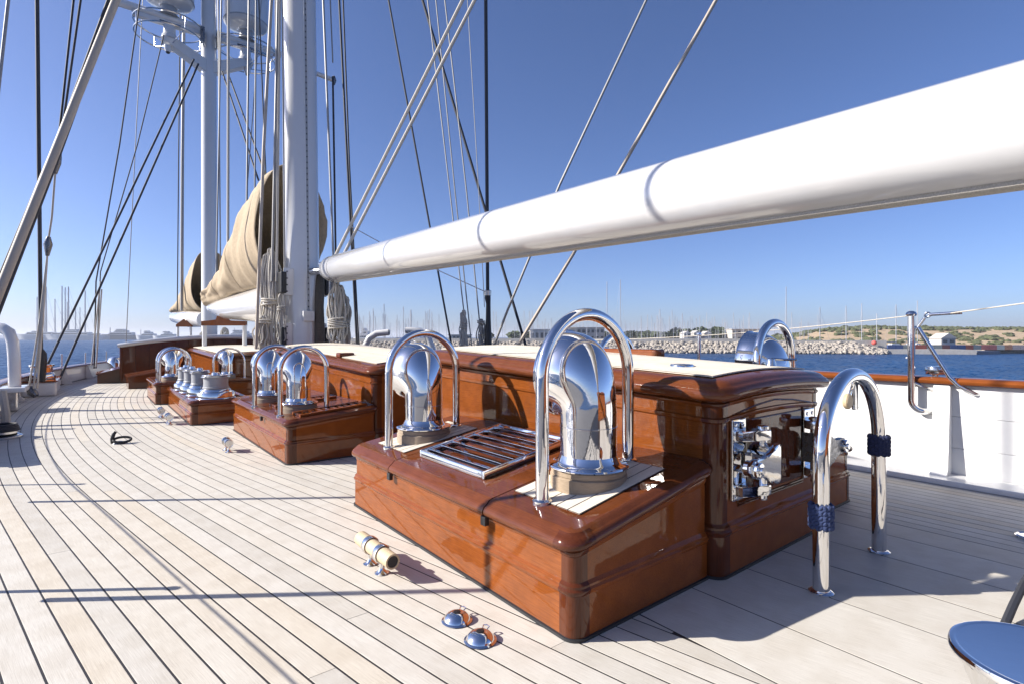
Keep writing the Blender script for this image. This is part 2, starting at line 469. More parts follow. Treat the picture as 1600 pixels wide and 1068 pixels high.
# ================================================================== DECKHOUSE (near)
def deckhouse(label, x0, x1, y0, y1, top, sl, camb, strips, name='deckhouse', corners=True, sect=None):
    t = thing(name, label, 'deckhouse', ((x0+x1)/2, (y0+y1)/2, 0))
    cx, hw = (x0+x1)/2, (x1-x0)/2+.1
    def zm(x, y, z):
        w = smooth(.45, .75, z/top)
        return z+w*(sl*(y-y0)+camb*max(0, 1-((x-cx)/hw)**2))
    k = top/1.02
    prof = [(.016, 0), (.016, .215*k), (.026, .228*k), (.027, .240*k), (.017, .250*k), (.017, .262*k), (.004, .272*k), (0, .278*k), (0, .785*k), (.010, .795*k), (.012, .812*k), (.004, .818*k), (.004, .872*k), (.014, .882*k), (.016, .892*k), (.006, .90*k), (.006, .908*k)]
    obj('wall', rings_mesh(BM(), x0, x1, y0, y1, prof, .05, zm, cap_top=True), 'mahogany_y', t)
    obj('base_seal', rings_mesh(BM(), x0, x1, y0, y1, [(.026, -.002), (.026, .012), (.017, .014)], .05), 'seal', t)
    if corners:
        for sx, sy, cxx, cyy in ((-1, -1, x0, y0), (1, -1, x1, y0)):
            obj('corner_post', corner_mesh(BM(), cxx, cyy, sx, sy, prof, .05, .085, .002, 8, zm), 'mahogany_dark_z', t)
    cop = [(.0, .909*k), (.05, .912*k), (.072, .922*k), (.082, .938*k), (.084, .955*k), (.076, .972*k), (.060, .984*k), (.052, .987*k), (.046, .994*k), (.030, 1.006*k), (.0, 1.014*k), (-.115, 1.02*k)]
    for a, b in (sect or ((y0-.3, y1+.3),)):
        q = rings_mesh(BM(), x0, x1, y0, y1, cop, .06, zm)
        for pl, nn in ((a+.003, -1), (b-.003, 1)):
            g = bmesh.ops.bisect_plane(q, geom=list(q.verts)+list(q.edges)+list(q.faces), plane_co=(0, pl, 0), plane_no=(0, nn, 0), clear_outer=True)
        obj('coaming', q, 'mahogany_top_y', t)
    rz = lambda x, y: zm(x, y, 1.02*k)
    b = BM(); xa, xb, ya, yb = x0+.05, x1-.05, y0+.06, y1-.05
    n = 14; rows = []
    for i in range(n+1):
        x = lerp(xa, xb, i/n); rows.append([b.verts.new((x, y, rz(x, y)+.0081)) for y in (ya, yb)])
    for A, B in zip(rows, rows[1:]): b.faces.new((A[0], B[0], B[1], A[1]))
    rf = obj('roof', b, 'caulk', t)
    w = (xb-xa)/strips
    for i in range(strips):
        b = BM(); u0, u1 = xa+i*w+.0035, xa+(i+1)*w-.0035
        top_ = [b.verts.new((x, y, rz(x, y)+.009)) for x, y in ((u0, ya), (u1, ya), (u1, yb), (u0, yb))]
        bot_ = [b.verts.new((x, y, rz(x, y)+.001)) for x, y in ((u0, ya), (u1, ya), (u1, yb), (u0, yb))]
        b.faces.new(top_)
        for j in range(4): b.faces.new((bot_[j], bot_[(j+1) % 4], top_[(j+1) % 4], top_[j]))
        obj('teak_strip', b, 'teak_roof', rf, False)
    return t, rz
def taper(root, cx, hw, y0, k):
    org = ORIGIN[root.name]
    def go(o):
        for ch in o.children:
            for v in ch.data.vertices:
                x, y = v.co.x+org.x, v.co.y+org.y
                if x < cx: v.co.x -= k*max(0, y-y0)*min(1, (cx-x)/hw)
            go(ch)
    go(root)
DA, rzA = deckhouse('varnished mahogany deckhouse nearest the camera with two chrome door fittings and pale teak roof', 2.53, 3.73, 1.49, 4.2, 1.02, .04, .036, 22)
taper(DA, 3.13, .6, 1.49, .05)
DB, rzB = deckhouse('second varnished mahogany deckhouse standing abaft the main mast', 2.40, 3.86, 5.45, 9.2, .93, .04, .06, 24, sect=((5, 6.62), (6.62, 9.6)))
DC, rzC = deckhouse('third low mahogany deckhouse between the two masts with cream roof', 2.05, 4.2, 12.4, 16.4, .88, .02, .06, 16)

# door panelling on the near deckhouse's after end
b = BM()
yF = 1.49
def bead(poly, r=.007, par=DA, m='mahogany_dark_x', nm='panel_bead'):
    b = BM(); tube(b, poly, r, 8, True); return obj(nm, b, m, par)
bead([(2.72, yF-.003, .36), (3.50, yF-.003, .36)]); bead([(2.72, yF-.003, .345), (3.50, yF-.003, .345)], .005)
bead([(2.66, yF-.003, .80+.035), (2.90, yF-.003, .83+.04), (3.13, yF-.003, .845+.042), (3.36, yF-.003, .83+.04), (3.6, yF-.003, .80+.035)], .006)
bead([(3.50, yF-.003, .36), (3.50, yF-.003, .85)], .006); bead([(2.72, yF-.003, .36), (2.72, yF-.003, .84)], .006)
b = BM(); box(b, (2.745, yF-.010, .385), (3.475, yF+.01, .80), .006); obj('door_panel', b, 'mahogany_dark_z', DA)

# ================================================================== COWL VENTS
def vent_parts(t, s=1.0, hs=1.0, ring=.195):
    z0 = .075-.012
    b = BM(); lathe(b, [(0, 0), (ring, 0), (ring, .036), (ring-.005, .041), (ring-.009, .042), (ring-.009, .046), (ring-.005, .047), (ring-.006, .070), (ring-.012, .0745), (0, .0745)], 48)
    for v in b.verts: v.co.z -= .012+.03*(v.co.z < .01)
    obj('wooden_base', b, 'teak_ring', t)
    b = BM(); lathe(b, [(0, z0), (ring+.004, z0), (ring+.008, z0+.005), (ring+.004, z0+.012), (ring-.03, z0+.019), (.156*s, z0+.030), (.148*s, z0+.05), (.144*s, z0+.06)], 48)
    obj('flange', b, 'chrome', t)
    rt = .144*s; H1 = .265*hs                     # tube, then oval rings swung about a throat pivot
    b = BM(); rings = []; seg = 44
    def ring_at(c, w, lat, rad): rings.append([b.verts.new(c+Vector((lat*math.cos(2*math.pi*k/seg), 0, 0))+w*rad*math.sin(2*math.pi*k/seg)) for k in range(seg)])
    Yv = Vector((0, 1, 0)); Z = Vector((0, 0, 1))
    for z in (z0+.055, lerp(z0+.055, H1, .4), lerp(z0+.055, H1, .8), H1):
        ring_at(Vector((0, 0, z)), Yv, rt, rt)
    g = .014*s; piv = Vector((0, rt+g, H1+.004)); a0, a1 = 2*rt+g, .455*s
    n = 22
    for k in range(1, n+1):
        t_ = k/n; ph = R(87*t_); out = -Yv*math.cos(ph)+Z*math.sin(ph)
        D = ((math.cos(ph)/a0)**2.5+(math.sin(ph)/a1)**2.5)**(-1/2.5)
        lat = rt*(1+.42*smooth(.25, 1.0, t_)); rad = (D-g)/2
        ring_at(piv+out*(D+g)/2, -out, lat, rad)
    nrm = Yv*math.sin(ph)+Z*math.cos(ph); c = piv+out*(D+g)/2
    for dd, rr in ((.018, 1.01), (.032, 1.025), (.040, 1.04), (.038, 1.05), (.032, 1.035), (.025, .985), (.0, .96), (-.06, .86), (-.12, .66)):
        ring_at(c+nrm*dd*s, -out, lat*rr, rad*rr)
    for A, B in zip(rings, rings[1:]):
        for k in range(seg): b.faces.new((A[k], A[(k+1) % seg], B[(k+1) % seg], B[k]))
    b.faces.new(rings[-1])
    cw = obj('cowl', b, 'chrome', t, True, 60)
    top = max(v.co.z for v in cw.data.vertices)
    # soldered seam along the neck
    b = BM(); tube(b, arc_pts((0, 0, H1*.93), (1, 0, 0), (0, 1, 0), rt+.0005, 0, 360, 40), .0028, 6, False); obj('seam_ring', b, 'chrome', cw)
    return top
def vent(label, pos, s=1.0, hs=1.0, rot=0, ring=.195, group='polished cowl vents'):
    t = thing('cowl_vent', label, 'vent', (0, 0, 0), group)
    vent_parts(t, s, hs, ring); t.location = pos; t.rotation_euler.z = rot; return t
def hoop(label, x0, x1, y, z0, z1, ztop, r=.031, feet=True, group='guard hoops over the vents', m='chrome', dy=0):
    t = thing('guard_hoop', label, 'hoop', ((x0+x1)/2, y, z0), group)
    rad = (x1-x0)/2
    pts = [(x0, y, z0), (x0, y, lerp(z0, ztop-rad, .5))]
    pts += [Vector((x0+rad-rad*math.cos(R(a)), y, ztop-r-rad+rad*math.sin(R(a)))) for a in range(0, 181, 6)]
    pts += [(x1, y, lerp(z1, ztop-rad, .5)), (x1, y, z1)]
    b = BM(); tube(b, pts, r, 20); obj('tube', b, m, t)
    for x, z in ((x0, z0), (x1, z1)):
        b = BM(); lathe(b, [(r, -.02), (r*1.5, -.02), (r*1.5, .006), (r*1.25, .012), (r*1.02, .013)], 20, (x, y, z)); obj('foot', b, m, t)
    return t
def V1(x, y): return (x, y, lz1(x)+.004)
vent('largest chrome cowl vent in the centre foreground on the near locker', (1.99, 1.89, lz1(1.99)+.012), 1.0, 1.08)
hoop('tall chrome guard hoop around the largest cowl vent in the foreground', 1.675, 2.302, 1.89, lz1(1.675)+.005, lz1(2.302)+.005, 1.395, .032)
vent('chrome cowl vent at the forward end of the near locker beyond the grating', (1.93, 3.5, lz1(1.93)+.012), .96, .92)
hoop('chrome guard hoop around the vent beyond the bar grating', 1.651, 2.214, 3.5, lz1(1.651)+.005, lz1(2.214)+.005, 1.305, .028)
vent('chrome cowl vent seen beyond the near deckhouse roof with its mouth to the left', (4.06, 1.95, lz1s(4.06)+.012), .98, 1.1)
hoop('chrome guard hoop on the starboard side above the near deckhouse roof', 3.80, 4.35, 1.93, lz1s(3.8), lz1s(4.35), 1.385, .03)
vent('chrome cowl vent on the starboard locker behind the foreground vent', (4.08, 3.5, lz1s(4.08)+.012), .85, .8)
hoop('chrome hoop peeping over the roof behind the foreground vent', 3.82, 4.36, 3.5, lz1s(3.82), lz1s(4.36), 1.29, .028)

# ================================================================== more deck lockers going forward
L2, lz2 = locker('varnished mahogany locker beside the second deckhouse with two hooped cowl vents', 1.50, 2.40, 5.42, 7.95, .435, .09, (6.35,), ((1.50, 5.42, -1, -1),), lidh=.065)
def slats(t, lz, xa, xb, ya, yb, n):
    for k in range(n):
        x = lerp(xa, xb, k/(n-1)); b = BM()
        box(b, (x-.022, ya, lz(x)+.001), (x+.022, yb, lz(x)+.022), .004); obj('slat', b, 'mahogany_dark_y', t)
    for y in (ya, yb):
        b = BM(); v = []
        box(b, (xa-.03, y-.022, 0), (xb+.03, y+.022, .026), .004)
        for w in b.verts: w.co.z += lz(w.co.x)+.001
        obj('slat_frame', b, 'mahogany_x', t)
slats(L2, lz2, 1.66, 2.3, 5.50, 5.74, 10)
slats(L2, lz2, 1.66, 2.3, 6.42, 6.64, 10)
vent('chrome cowl vent nearest on the second locker with bright sun glint', (1.76, 5.98, lz2(1.76)+.012), .86, .88)
hoop('chrome guard hoop nearest on the second locker', 1.515, 1.99, 5.76, lz2(1.515)+.004, lz2(1.99)+.004, 1.165, .026)
vent('chrome cowl vent farther forward on the second locker', (1.74, 7.1, lz2(1.74)+.012), .86, .88)
hoop('chrome guard hoop farther forward on the second locker', 1.49, 1.97, 6.75, lz2(1.49)+.004, lz2(1.97)+.004, 1.165, .026)

L3, lz3 = locker('low mahogany plinth carrying the row of deck winches', 1.10, 1.86, 8.68, 11.5, .33, .0, (), ((1.10, 8.68, -1, -1),), lidh=.05, name='winch_plinth')
def winch(label, pos, s=1.0, drum='grey_paint'):
    t = thing('deck_winch', label, 'winch', (0, 0, 0), 'deck winches on the mahogany plinth')
    b = BM(); lathe(b, [(0, 0), (.265, 0), (.27, .01), (.265, .02), (.255, .025), (.255, .09), (.245, .105), (.21, .115), (.205, .135), (.19, .15), (.16, .155)], 40); obj('base', b, 'chrome', t)
    b = BM(); lathe(b, [(.16, .15), (.178, .155), (.178, .17), (.168, .178), (.165, .24), (.168, .31), (.18, .318), (.18, .325), (.16, .33)], 40); obj('drum', b, drum, t)
    for k in range(2):
        b = BM(); tube(b, arc_pts((0, 0, .325+.022*k), (1, 0, 0), (0, 1, 0), .19-.012*k, -40+180*k, 215+180*k, 24), .008, 8); obj('self_tailing_arm', b, 'steel', t)
    b = BM(); lathe(b, [(.05, .32), (.14, .325), (.15, .34), (.14, .355), (.06, .362), (.055, .385), (.04, .392), (0, .392)], 32); obj('cap', b, 'chrome', t)
    t.location = pos; t.scale = (s, s, s); return t
w0 = winch('nearest deck winch with broad grey drum and chrome base', (1.46, 9.05, .3305))
for i, (x, y, lab) in enumerate(((1.33, 9.62, 'second deck winch from the camera with pale grey drum'), (1.30, 10.2, 'third deck winch from the camera with pale grey drum'), (1.28, 10.78, 'fourth and farthest deck winch with pale grey drum'))):
    c = copy_tree(w0); c.location = (x, y, .3305); c.scale = (.72, .72, 1.12); c['label'] = lab; c.rotation_euler.z = i*1.1
L4, lz4 = locker('small mahogany locker under the far hooped vent', .92, 1.66, 11.75, 13.6, .40, .0, (12.7,), ((.92, 11.75, -1, -1),), lidh=.06)
vent('far chrome cowl vent under a double hoop beside the winches', (1.24, 12.35, .412), .90, .8)
hoop('nearer of the two hoops over the far vent', .99, 1.49, 11.98, .402, .402, 1.05, .028)
hoop('farther of the two hoops over the far vent', 1.02, 1.52, 12.75, .402, .402, 1.05, .028)
L5, lz5 = locker('mahogany box with one hooped vent in front of the third deckhouse', 1.78, 2.6, 11.75, 12.30, .42, .0, (), ((1.78, 11.75, -1, -1),), lidh=.06)
vent('small chrome cowl vent in front of the third deckhouse', (2.15, 12.05, .432), .72, .8, ring=.15)
hoop('thin chrome hoop over the small vent before the third deckhouse', 1.88, 2.44, 11.92, .422, .422, 1.04, .02)

# transverse breakwater house near the bow, white cap
t = thing('breakwater_house', 'tall dark mahogany house across the foredeck with white rounded cap', 'deckhouse', (3.1, 18.5, 0))
def bw_top(x): return 1.05+.24*(1-((x-3.1)/2.55)**2)
xsb = [.62+k*4.96/16 for k in range(17)]
for a, b_ in zip(xsb, xsb[1:]):
    b = BM(); yy = lambda x: 17.95+.25*(1-((x-3.1)/2.5)**2)*-1
    q = [(a+.003, yy(a)), (b_-.003, yy(b_)), (b_-.003, yy(b_)+1.6), (a+.003, yy(a)+1.6)]
    B = [b.verts.new((x, y, 0)) for x, y in q]; T = [b.verts.new((x, y, bw_top(x)-.06)) for x, y in q]
    b.faces.new(T); 
    for j in range(4): b.faces.new((B[j], B[(j+1) % 4], T[(j+1) % 4], T[j]))
    obj('board', b, 'mahogany_dark_z', t, False)
b = BM(); pts = [(.56, 17.99, bw_top(.62)-.05)]+[(x, 17.95-.25*(1-((x-3.1)/2.5)**2), bw_top(x)-.04) for x in xsb]
tube(b, pts, .06, 12); obj('cap', b, 'white_gloss', t)
b = BM(); box(b, (.585, 17.92, 0), (.65, 18.02, 1.0), .015); obj('end_post', b, 'mahogany_dark_z', t)
b = BM(); rows = []
for x in xsb: rows.append([b.verts.new((x, y, bw_top(x)-.03)) for y in (17.75, 19.5)])
for A, B in zip(rows, rows[1:]): b.faces.new((A[0], B[0], B[1], A[1]))
obj('top', b, 'white_gloss', t)
def wedge(label, x0, x1, y0, y1, h0, h1):
    t = thing('deck_step', label, 'step', ((x0+x1)/2, y0, 0))
    b = BM(); prism(b, [(x0, 0), (x1, 0), (x1, h1-.03), (x0, h0-.03)], 'y', y0, y1); obj('body', b, 'mahogany_dark_x', t, False)
    b = BM(); prism(b, [(x0-.03, h0-.03), (x1, h1-.03), (x1, h1), (x0-.03, h0)], 'y', y0-.03, y1+.03, .006); obj('tread', b, 'mahogany_top_x', t)
wedge('sloping mahogany step in front of the breakwater house', .68, 1.55, 15.75, 16.9, .30, .46)
wedge('sloping mahogany step to port of the breakwater house', .10, .60, 18.1, 19.2, .26, .40)
vent('tiny chrome vent at the port bow beyond the breakwater house', (.55, 20.6, 0), .9, .9, group='polished cowl vents')

# ================================================================== BULWARKS
def bulwark(label, fn, side, y0, y1, h, step, caph, caps, strakes, m_in='white_paint'):
    t = thing('bulwark', label, 'bulwark', (fn((y0+y1)/2), (y0+y1)/2, 0))
    n = int((y1-y0)/step)
    ys = [lerp(y0, y1, k/n) for k in range(n+1)]
    zs = [0]+[h*(k+1)/strakes for k in range(strakes)]
    for k in range(strakes):
        b = BM(); prev = None
        for Y in ys:
            x = fn(Y); za, zb = zs[k]-(.02 if k == 0 else 0)+.0012, zs[k+1]-.0012
            cur = [b.verts.new((x, Y, za)), b.verts.new((x-side*.003, Y, za+.004)), b.verts.new((x-side*.003, Y, zb-.004)), b.verts.new((x, Y, zb)), b.verts.new((x+side*.09, Y, zb)), b.verts.new((x+side*.09, Y, za))]
            if prev:
                for j in range(6): b.faces.new((prev[j], prev[(j+1) % 6], cur[(j+1) % 6], cur[j]))
            prev = cur
        obj('strake', b, m_in, t, True, 30)
    sec = [(-.07, .006), (-.085, .02), (-.088, .04), (-.075, .06), (-.04, .072), (.06, .078), (.15, .068), (.175, .045), (.168, .02), (.15, .006)]
    for a, b_ in caps:
        b = BM(); prev = None; m = max(2, int((b_-a)/step))
        for k in range(m+1):
            Y = lerp(a, b_, k/m); x = fn(Y)
            cur = [b.verts.new((x+side*u*caph, Y, h+v*caph)) for u, v in sec]
            if prev:
                for j in range(len(sec)): b.faces.new((prev[j], prev[(j+1) % len(sec)], cur[(j+1) % len(sec)], cur[j]))
            else: b.faces.new(cur[::-1])
            prev = cur
        b.faces.new(prev)
        obj('cap_rail', b, 'mahogany_y', t)
    b = BM(); prev = None
    for Y in ys:
        x = fn(Y); cur = [b.verts.new((x+side*u, Y, v)) for u, v in ((-.055, -.001), (-.055, .012), (0, .02), (.0, -.001))]
        if prev:
            for j in range(3): b.faces.new((prev[j], prev[j+1], cur[j+1], cur[j]))
        prev = cur
    obj('waterway', b, 'black', t, False)
    return t
BS = bulwark('white starboard bulwark with varnished cap rail behind the near deckhouse', edge_star, 1, -9, 14, .83, .5, .85, ((-9, 1.22), (1.226, 6), (6.006, 14)), 3)
BP = bulwark('low white port bulwark curving away to the bow', edge_port, -1, 7.4, 27, .40, .5, .8, ((7.4, 12), (12.006, 19), (19.006, 27)), 2)
b = BM(); prev = None                                           # the ship's outer sides down to the water
for k in range(0, 80):
    Y = -9+k*.46
    if edge_port(Y) > edge_star(Y)-.3: break
    cur = [b.verts.new((edge_port(Y)-.10, Y, .39 if Y > 7.4 else -.004)), b.verts.new((edge_port(Y)-.12, Y, -.5)), b.verts.new((edge_port(Y)+.2, Y, -2.9)), b.verts.new((edge_star(Y)-.2, Y, -2.9)), b.verts.new((edge_star(Y)+.12, Y, -.5)), b.verts.new((edge_star(Y)+.10, Y, .8))]
    if prev:
        for j in (0, 1, 3, 4): b.faces.new((prev[j], prev[j+1], cur[j+1], cur[j]))
    prev = cur
tag(obj('yacht_hull', b, 'white_gloss'), 'white outer hull of the sailing yacht below the bulwarks', 'hull')
def bul_stay(Y, par, fn=edge_star, side=1, h=.83):
    x = fn(Y); b = BM()
    prism(b, [(x-.005, 0), (x-side*.20, 0), (x-side*.20, .05), (x-side*.13, .10), (x-side*.075, h-.005), (x-.005, h-.005)], 'y', Y-.06, Y+.06, .012)
    obj('stay', b, 'white_paint', par)
for Y in (1.33, 3.6, -1.2): bul_stay(Y, BS)
b = BM(); box(b, (5.62, -3, .002), (5.93, 3.4, .05), .01); obj('kick_ledge', b, 'white_paint', BS)
for Y in (7.6, 9.6, 14.0, 16.2, 18.4, 20.4): bul_stay(Y, BP, edge_port, -1, .40)

def stanchion(label, x, y, zb, zt, r=.02, grp='rail stanchions'):
    t = thing('stanchion', label, 'stanchion', (x, y, zb), grp)
    b = BM(); tube(b, [(x, y, zb), (x, y, zt)], r, 14); obj('post', b, 'chrome', t)
    b = BM(); lathe(b, [(0, -r*.4), (r*1.35, 0), (r*1.5, r*.6), (r*1.2, r*1.4), (0, r*1.8)], 16, (x, y, zt)); obj('finial', b, 'chrome', t)
    b = BM(); lathe(b, [(r*2.2, -.004), (r*2.2, .012), (r*1.2, .03)], 16, (x, y, zb)); obj('foot', b, 'chrome', t)
    return t
# gate stanchion on the starboard bulwark
px, py = 5.86, 1.545
t = thing('gate_stanchion', 'chrome gate stanchion with hooked foot and brace on the starboard bulwark', 'stanchion', (px, py, .55))
b = BM(); tube(b, [(px, py, 1.44), (px, py, .72)]+[(px+.04-.04*math.cos(R(a)), py-.085+.085*math.cos(R(a)), .68-.10*math.sin(R(a))) for a in range(0, 91, 10)]+[(px+.10, py-.10, .575)], .029, 18); obj('post', b, 'chrome', t)
b = BM(); lathe(b, [(0, -.02), (.036, -.012), (.044, .004), (.036, .022), (.018, .032), (0, .034)], 20, (px, py, 1.45)); obj('ball_top', b, 'chrome', t)
b = BM(); tube(b, [(px, py-.02, 1.33), (px+.005, py-.05, 1.33), (px+.02, py-.27, .90), (px+.03, py-.33, .83), (px+.07, py-.43, .765), (px+.10, py-.45, .76)], .018, 12); obj('brace', b, 'chrome', t)
b = BM(); tube(b, [(px, py, .85), (px+.09, py-.15, .76)], .009, 8); obj('stay_rod', b, 'chrome', t)
b = BM(); tube(b, [(px, py-.04, 1.32), (px, py-.10, 1.42)], .012, 10); tube(b, arc_pts((px, py-.12, 1.445), (0, 1, 0), (0, 0, 1), .02, 0, 360, 16), .008, 8, False); obj('pelican_hook', b, 'steel', t)
t = thing('rail_light', 'short brushed steel drum lamp standing on the starboard cap rail', 'lamp', (6.0, 1.36, .893))
b = BM(); lathe(b, [(0, 0), (.03, 0), (.03, .02), (.07, .022), (.075, .028), (.075, .085), (.07, .092), (0, .095)], 28, (6.0, 1.40, .893)); obj('drum', b, 'steel', t)
b = BM(); lathe(b, [(.076, .05), (.0765, .055), (.076, .06)], 28, (6.0, 1.40, .893)); obj('band', b, 'black', t)
stanchion('slender stanchion on the starboard rail left of the gate', 6.17, 3.9, .88, 1.265, .022)
def line(name, label, pts, r, m, cat='rope', group=None, seg=8):
    b = BM(); tube(b, pts, r, seg); o = obj(name, b, m); return tag(o, label, cat, group)
line('lifeline', 'white lifeline running left from the gate stanchion', wob_line((5.86, 1.56, 1.44), (6.17, 3.9, 1.26), 8, 0, .015)+wob_line((6.17, 3.95, 1.26), (6.9, 8.0, 1.2), 8, 0, .03), .0045, 'rope', 'wire')
g1 = at(1600, 474, 4.15)
line('lifeline', 'white lifeline running right from the gate stanchion', [(5.86, 1.40, 1.445), (5.86, 1.30, 1.448), g1, g1+(g1-Vector((5.86, 1.40, 1.445)))*1.5], .0055, 'rope', 'wire')
for t_ in (.0,):
    b = BM(); tube(b, [(5.86, 1.42, 1.445), (5.855, 1.18, 1.456)], .014, 10); tag(obj('turnbuckle', b, 'chrome'), 'chrome turnbuckle on the lifeline right of the gate stanchion', 'turnbuckle')
# port rail: stanchions, plinth with fairlead winch, white bent davit
for i, (Y, z) in enumerate(((3.75, .61), (9.3, .78), (14.6, .78), (16.6, .78), (18.6, .78), (20.6, .76), (22.4, .76))):
    stanchion(['port stanchion outside the near left edge', 'port stanchion by the dark winch', 'port rail stanchion just beyond the white plinth', 'port rail stanchion second beyond the plinth', 'port rail stanchion third beyond the plinth', 'port rail stanchion fourth beyond the plinth', 'port rail stanchion nearest the bow'][i], (edge_port(Y)-.06) if i else -.56, Y, .45 if i else .0, z, .016)
t = thing('winch_platform', 'white plinth with brown top against the port bulwark carrying a steel fairlead', 'plinth', (-.9, 15.6, 0))
b = BM(); box(b, (-1.16, 14.9, 0), (-.60, 16.6, .30), .05, 3); obj('box', b, 'white_paint', t)
b = BM(); box(b, (-1.18, 14.88, .301), (-.58, 16.62, .33), .01); obj('top_board', b, 'mahogany_y', t)
t = thing('fairlead_winch', 'steel winch drum on the port white plinth', 'winch', (-.88, 15.6, .33))
b = BM(); lathe(b, [(0, 0), (.24, 0), (.25, .06), (.22, .12), (.19, .15), (.19, .26), (.22, .28), (.22, .31), (0, .32)], 28, (-.88, 15.6, .331)); obj('drum', b, 'chrome', t)
b = BM(); tube(b, [(-.88, 15.6, .64), (-.8, 15.9, .66)], .02, 8); obj('handle', b, 'black', t)
t = thing('davit', 'white bent pipe davit at the left edge on a white bracket', 'davit', tuple(at(22, 600, 9.0)))
p0 = at(22, 602, 9.0); pts = [p0, p0+Vector((0, 0, .55))]
cc = at(4, 540, 9.0); pts = [at(23, 604, 9.0), at(22, 560, 9.0), at(20, 535, 9.0), at(14, 519, 9.0), at(4, 513, 9.0), at(-12, 511, 9.0), at(-40, 511, 9.0)]
b = BM(); tube(b, pts, .085, 18); obj('pipe', b, 'white_gloss', t)
b = BM(); c = at(16, 606, 9.0); box(b, (c.x-.3, c.y-.35, c.z-.05), (c.x+.22, c.y+.35, c.z+.03), .02); obj('bracket', b, 'white_paint', t)
b = BM(); box(b, (c.x-.12, c.y-.12, 0), (c.x+.1, c.y+.12, c.z-.05), .02); obj('pedestal', b, 'steel', t)
t = thing('deck_winch', 'dark rope covered winch cut by the left edge of the picture', 'winch', tuple(ground(4, 684)))
g = ground(2, 684); b = BM(); lathe(b, [(0, 0), (.2, 0), (.2, .03), (.15, .06), (.15, .10), (.17, .12)], 28, g); obj('base', b, 'steel', t)
for k in range(4):
    b = BM(); tube(b, arc_pts(g+Vector((0, 0, .10+.022*k)), (1, 0, 0), (0, 1, 0), .165-.008*k, 0, 360, 28), .013, 8, False); obj('rope_turn', b, 'rope_dark', t)
line('guard_tube', 'dull curved tube at the left edge above the dark winch', [at(3, 610, 7.2), at(6, 630, 7.2), at(9, 650, 7.2), at(8, 668, 7.2)], .05, 'rope_grey', 'tube')

# ================================================================== small deck fittings
def fairlead(label, x, y, s=1.0, wood=True, rot=0):
    t = thing('roller_fairlead', label, 'fairlead', (0, 0, 0), 'roller fairleads on the port side deck')
    for dy in (-.083, .083):
        b = BM(); lathe(b, [(0, .001), (.042, .001), (.044, .006), (.03, .012), (.018, .025), (.016, .05), (.022, .075)], 20, (0, dy, 0)); obj('post', b, 'chrome', t)
        b = BM(); lathe(b, [(.043, -.020), (.054, -.022), (.056, -.012), (.056, .012), (.054, .022), (.043, .020)], 24, (0, dy, .118), 'y'); obj('clamp_ring', b, 'chrome', t)
    if wood:
        b = BM(); lathe(b, [(0, -.212), (.033, -.212), (.034, -.235), (.044, -.235), (.045, -.23), (.045, .23), (.042, .235), (0, .235)], 24, (0, 0, .118), 'y'); obj('roller', b, 'roller_wood', t)
        b = BM(); lathe(b, [(0, -.2135), (.0325, -.2135), (.0332, -.23)], 20, (0, 0, .118), 'y'); obj('bore', b, 'black', t)  # black colour stands in for the shade inside the hollow roller
    else:
        b = BM(); lathe(b, [(0, -.12), (.042, -.12), (.043, .12), (0, .12)], 20, (0, 0, .118), 'y'); obj('roller', b, 'steel', t)
    t.location = (x, y, 0); t.rotation_euler.z = rot; t.scale = (s, s, s); return t
fairlead('pale wooden roller held in two chrome clamps beside the near locker', 1.203, 2.71, .88)
fairlead('small steel fairlead on the deck beside the second locker', 1.16, 6.5, .85, False)
fairlead('nearer steel fairlead beside the winch plinth', .86, 9.05, .9, False)
fairlead('farther steel fairlead beside the winch plinth', .84, 9.9, .9, False)
def deck_cap(label, x, y):
    t = thing('deck_filler', label, 'deck cap', (0, 0, 0), 'chrome filler caps by the near locker')
    b = BM(); lathe(b, [(0, .001), (.066, .001), (.068, .004), (.063, .007), (.058, .009), (.056, .015), (.050, .024), (.040, .032), (.028, .037), (.018, .039), (0, .039)], 36); obj('dome', b, 'chrome', t)
    b = BM(); lathe(b, [(.015, .0385), (.017, .0405), (.013, .042), (0, .042)], 24); obj('dark_button', b, 'black', t)
    b = BM(); tube(b, [(.042, .01, .026), (.058, .014, .032), (.062, 0, .034), (.058, -.014, .032), (.042, -.01, .026)], .003, 6); obj('lug', b, 'chrome', t)
    t.location = (x, y, 0); t.rotation_euler.z = .5; return t
deck_cap('domed chrome deck cap nearer the wooden roller', 1.262, 1.99)
deck_cap('domed chrome deck cap nearer the camera', 1.255, 1.80)
t = thing('deck_shackle', 'black folding handle and loop lying on the side deck', 'shackle', tuple(ground(185, 693)))
g = ground(186, 692)
b = BM(); tube(b, [g+Vector((-.06, .0, .01)), g+Vector((-.065, .0, .06)), g+Vector((-.05, 0, .12)), g+Vector((-.035, .01, .14))], .02, 10); obj('lever', b, 'black', t)
b = BM(); tube(b, [g+Vector((.03+.085*math.cos(R(a)), .04*math.sin(R(a))-.02, .045+.025*math.sin(R(a)))) for a in range(0, 360, 15)], .014, 8, closed=True); obj('loop', b, 'black', t)
b = BM(); lathe(b, [(0, .001), (.07, .001), (.06, .02), (.02, .03), (0, .03)], 20, g); obj('pad', b, 'dark_steel', t)
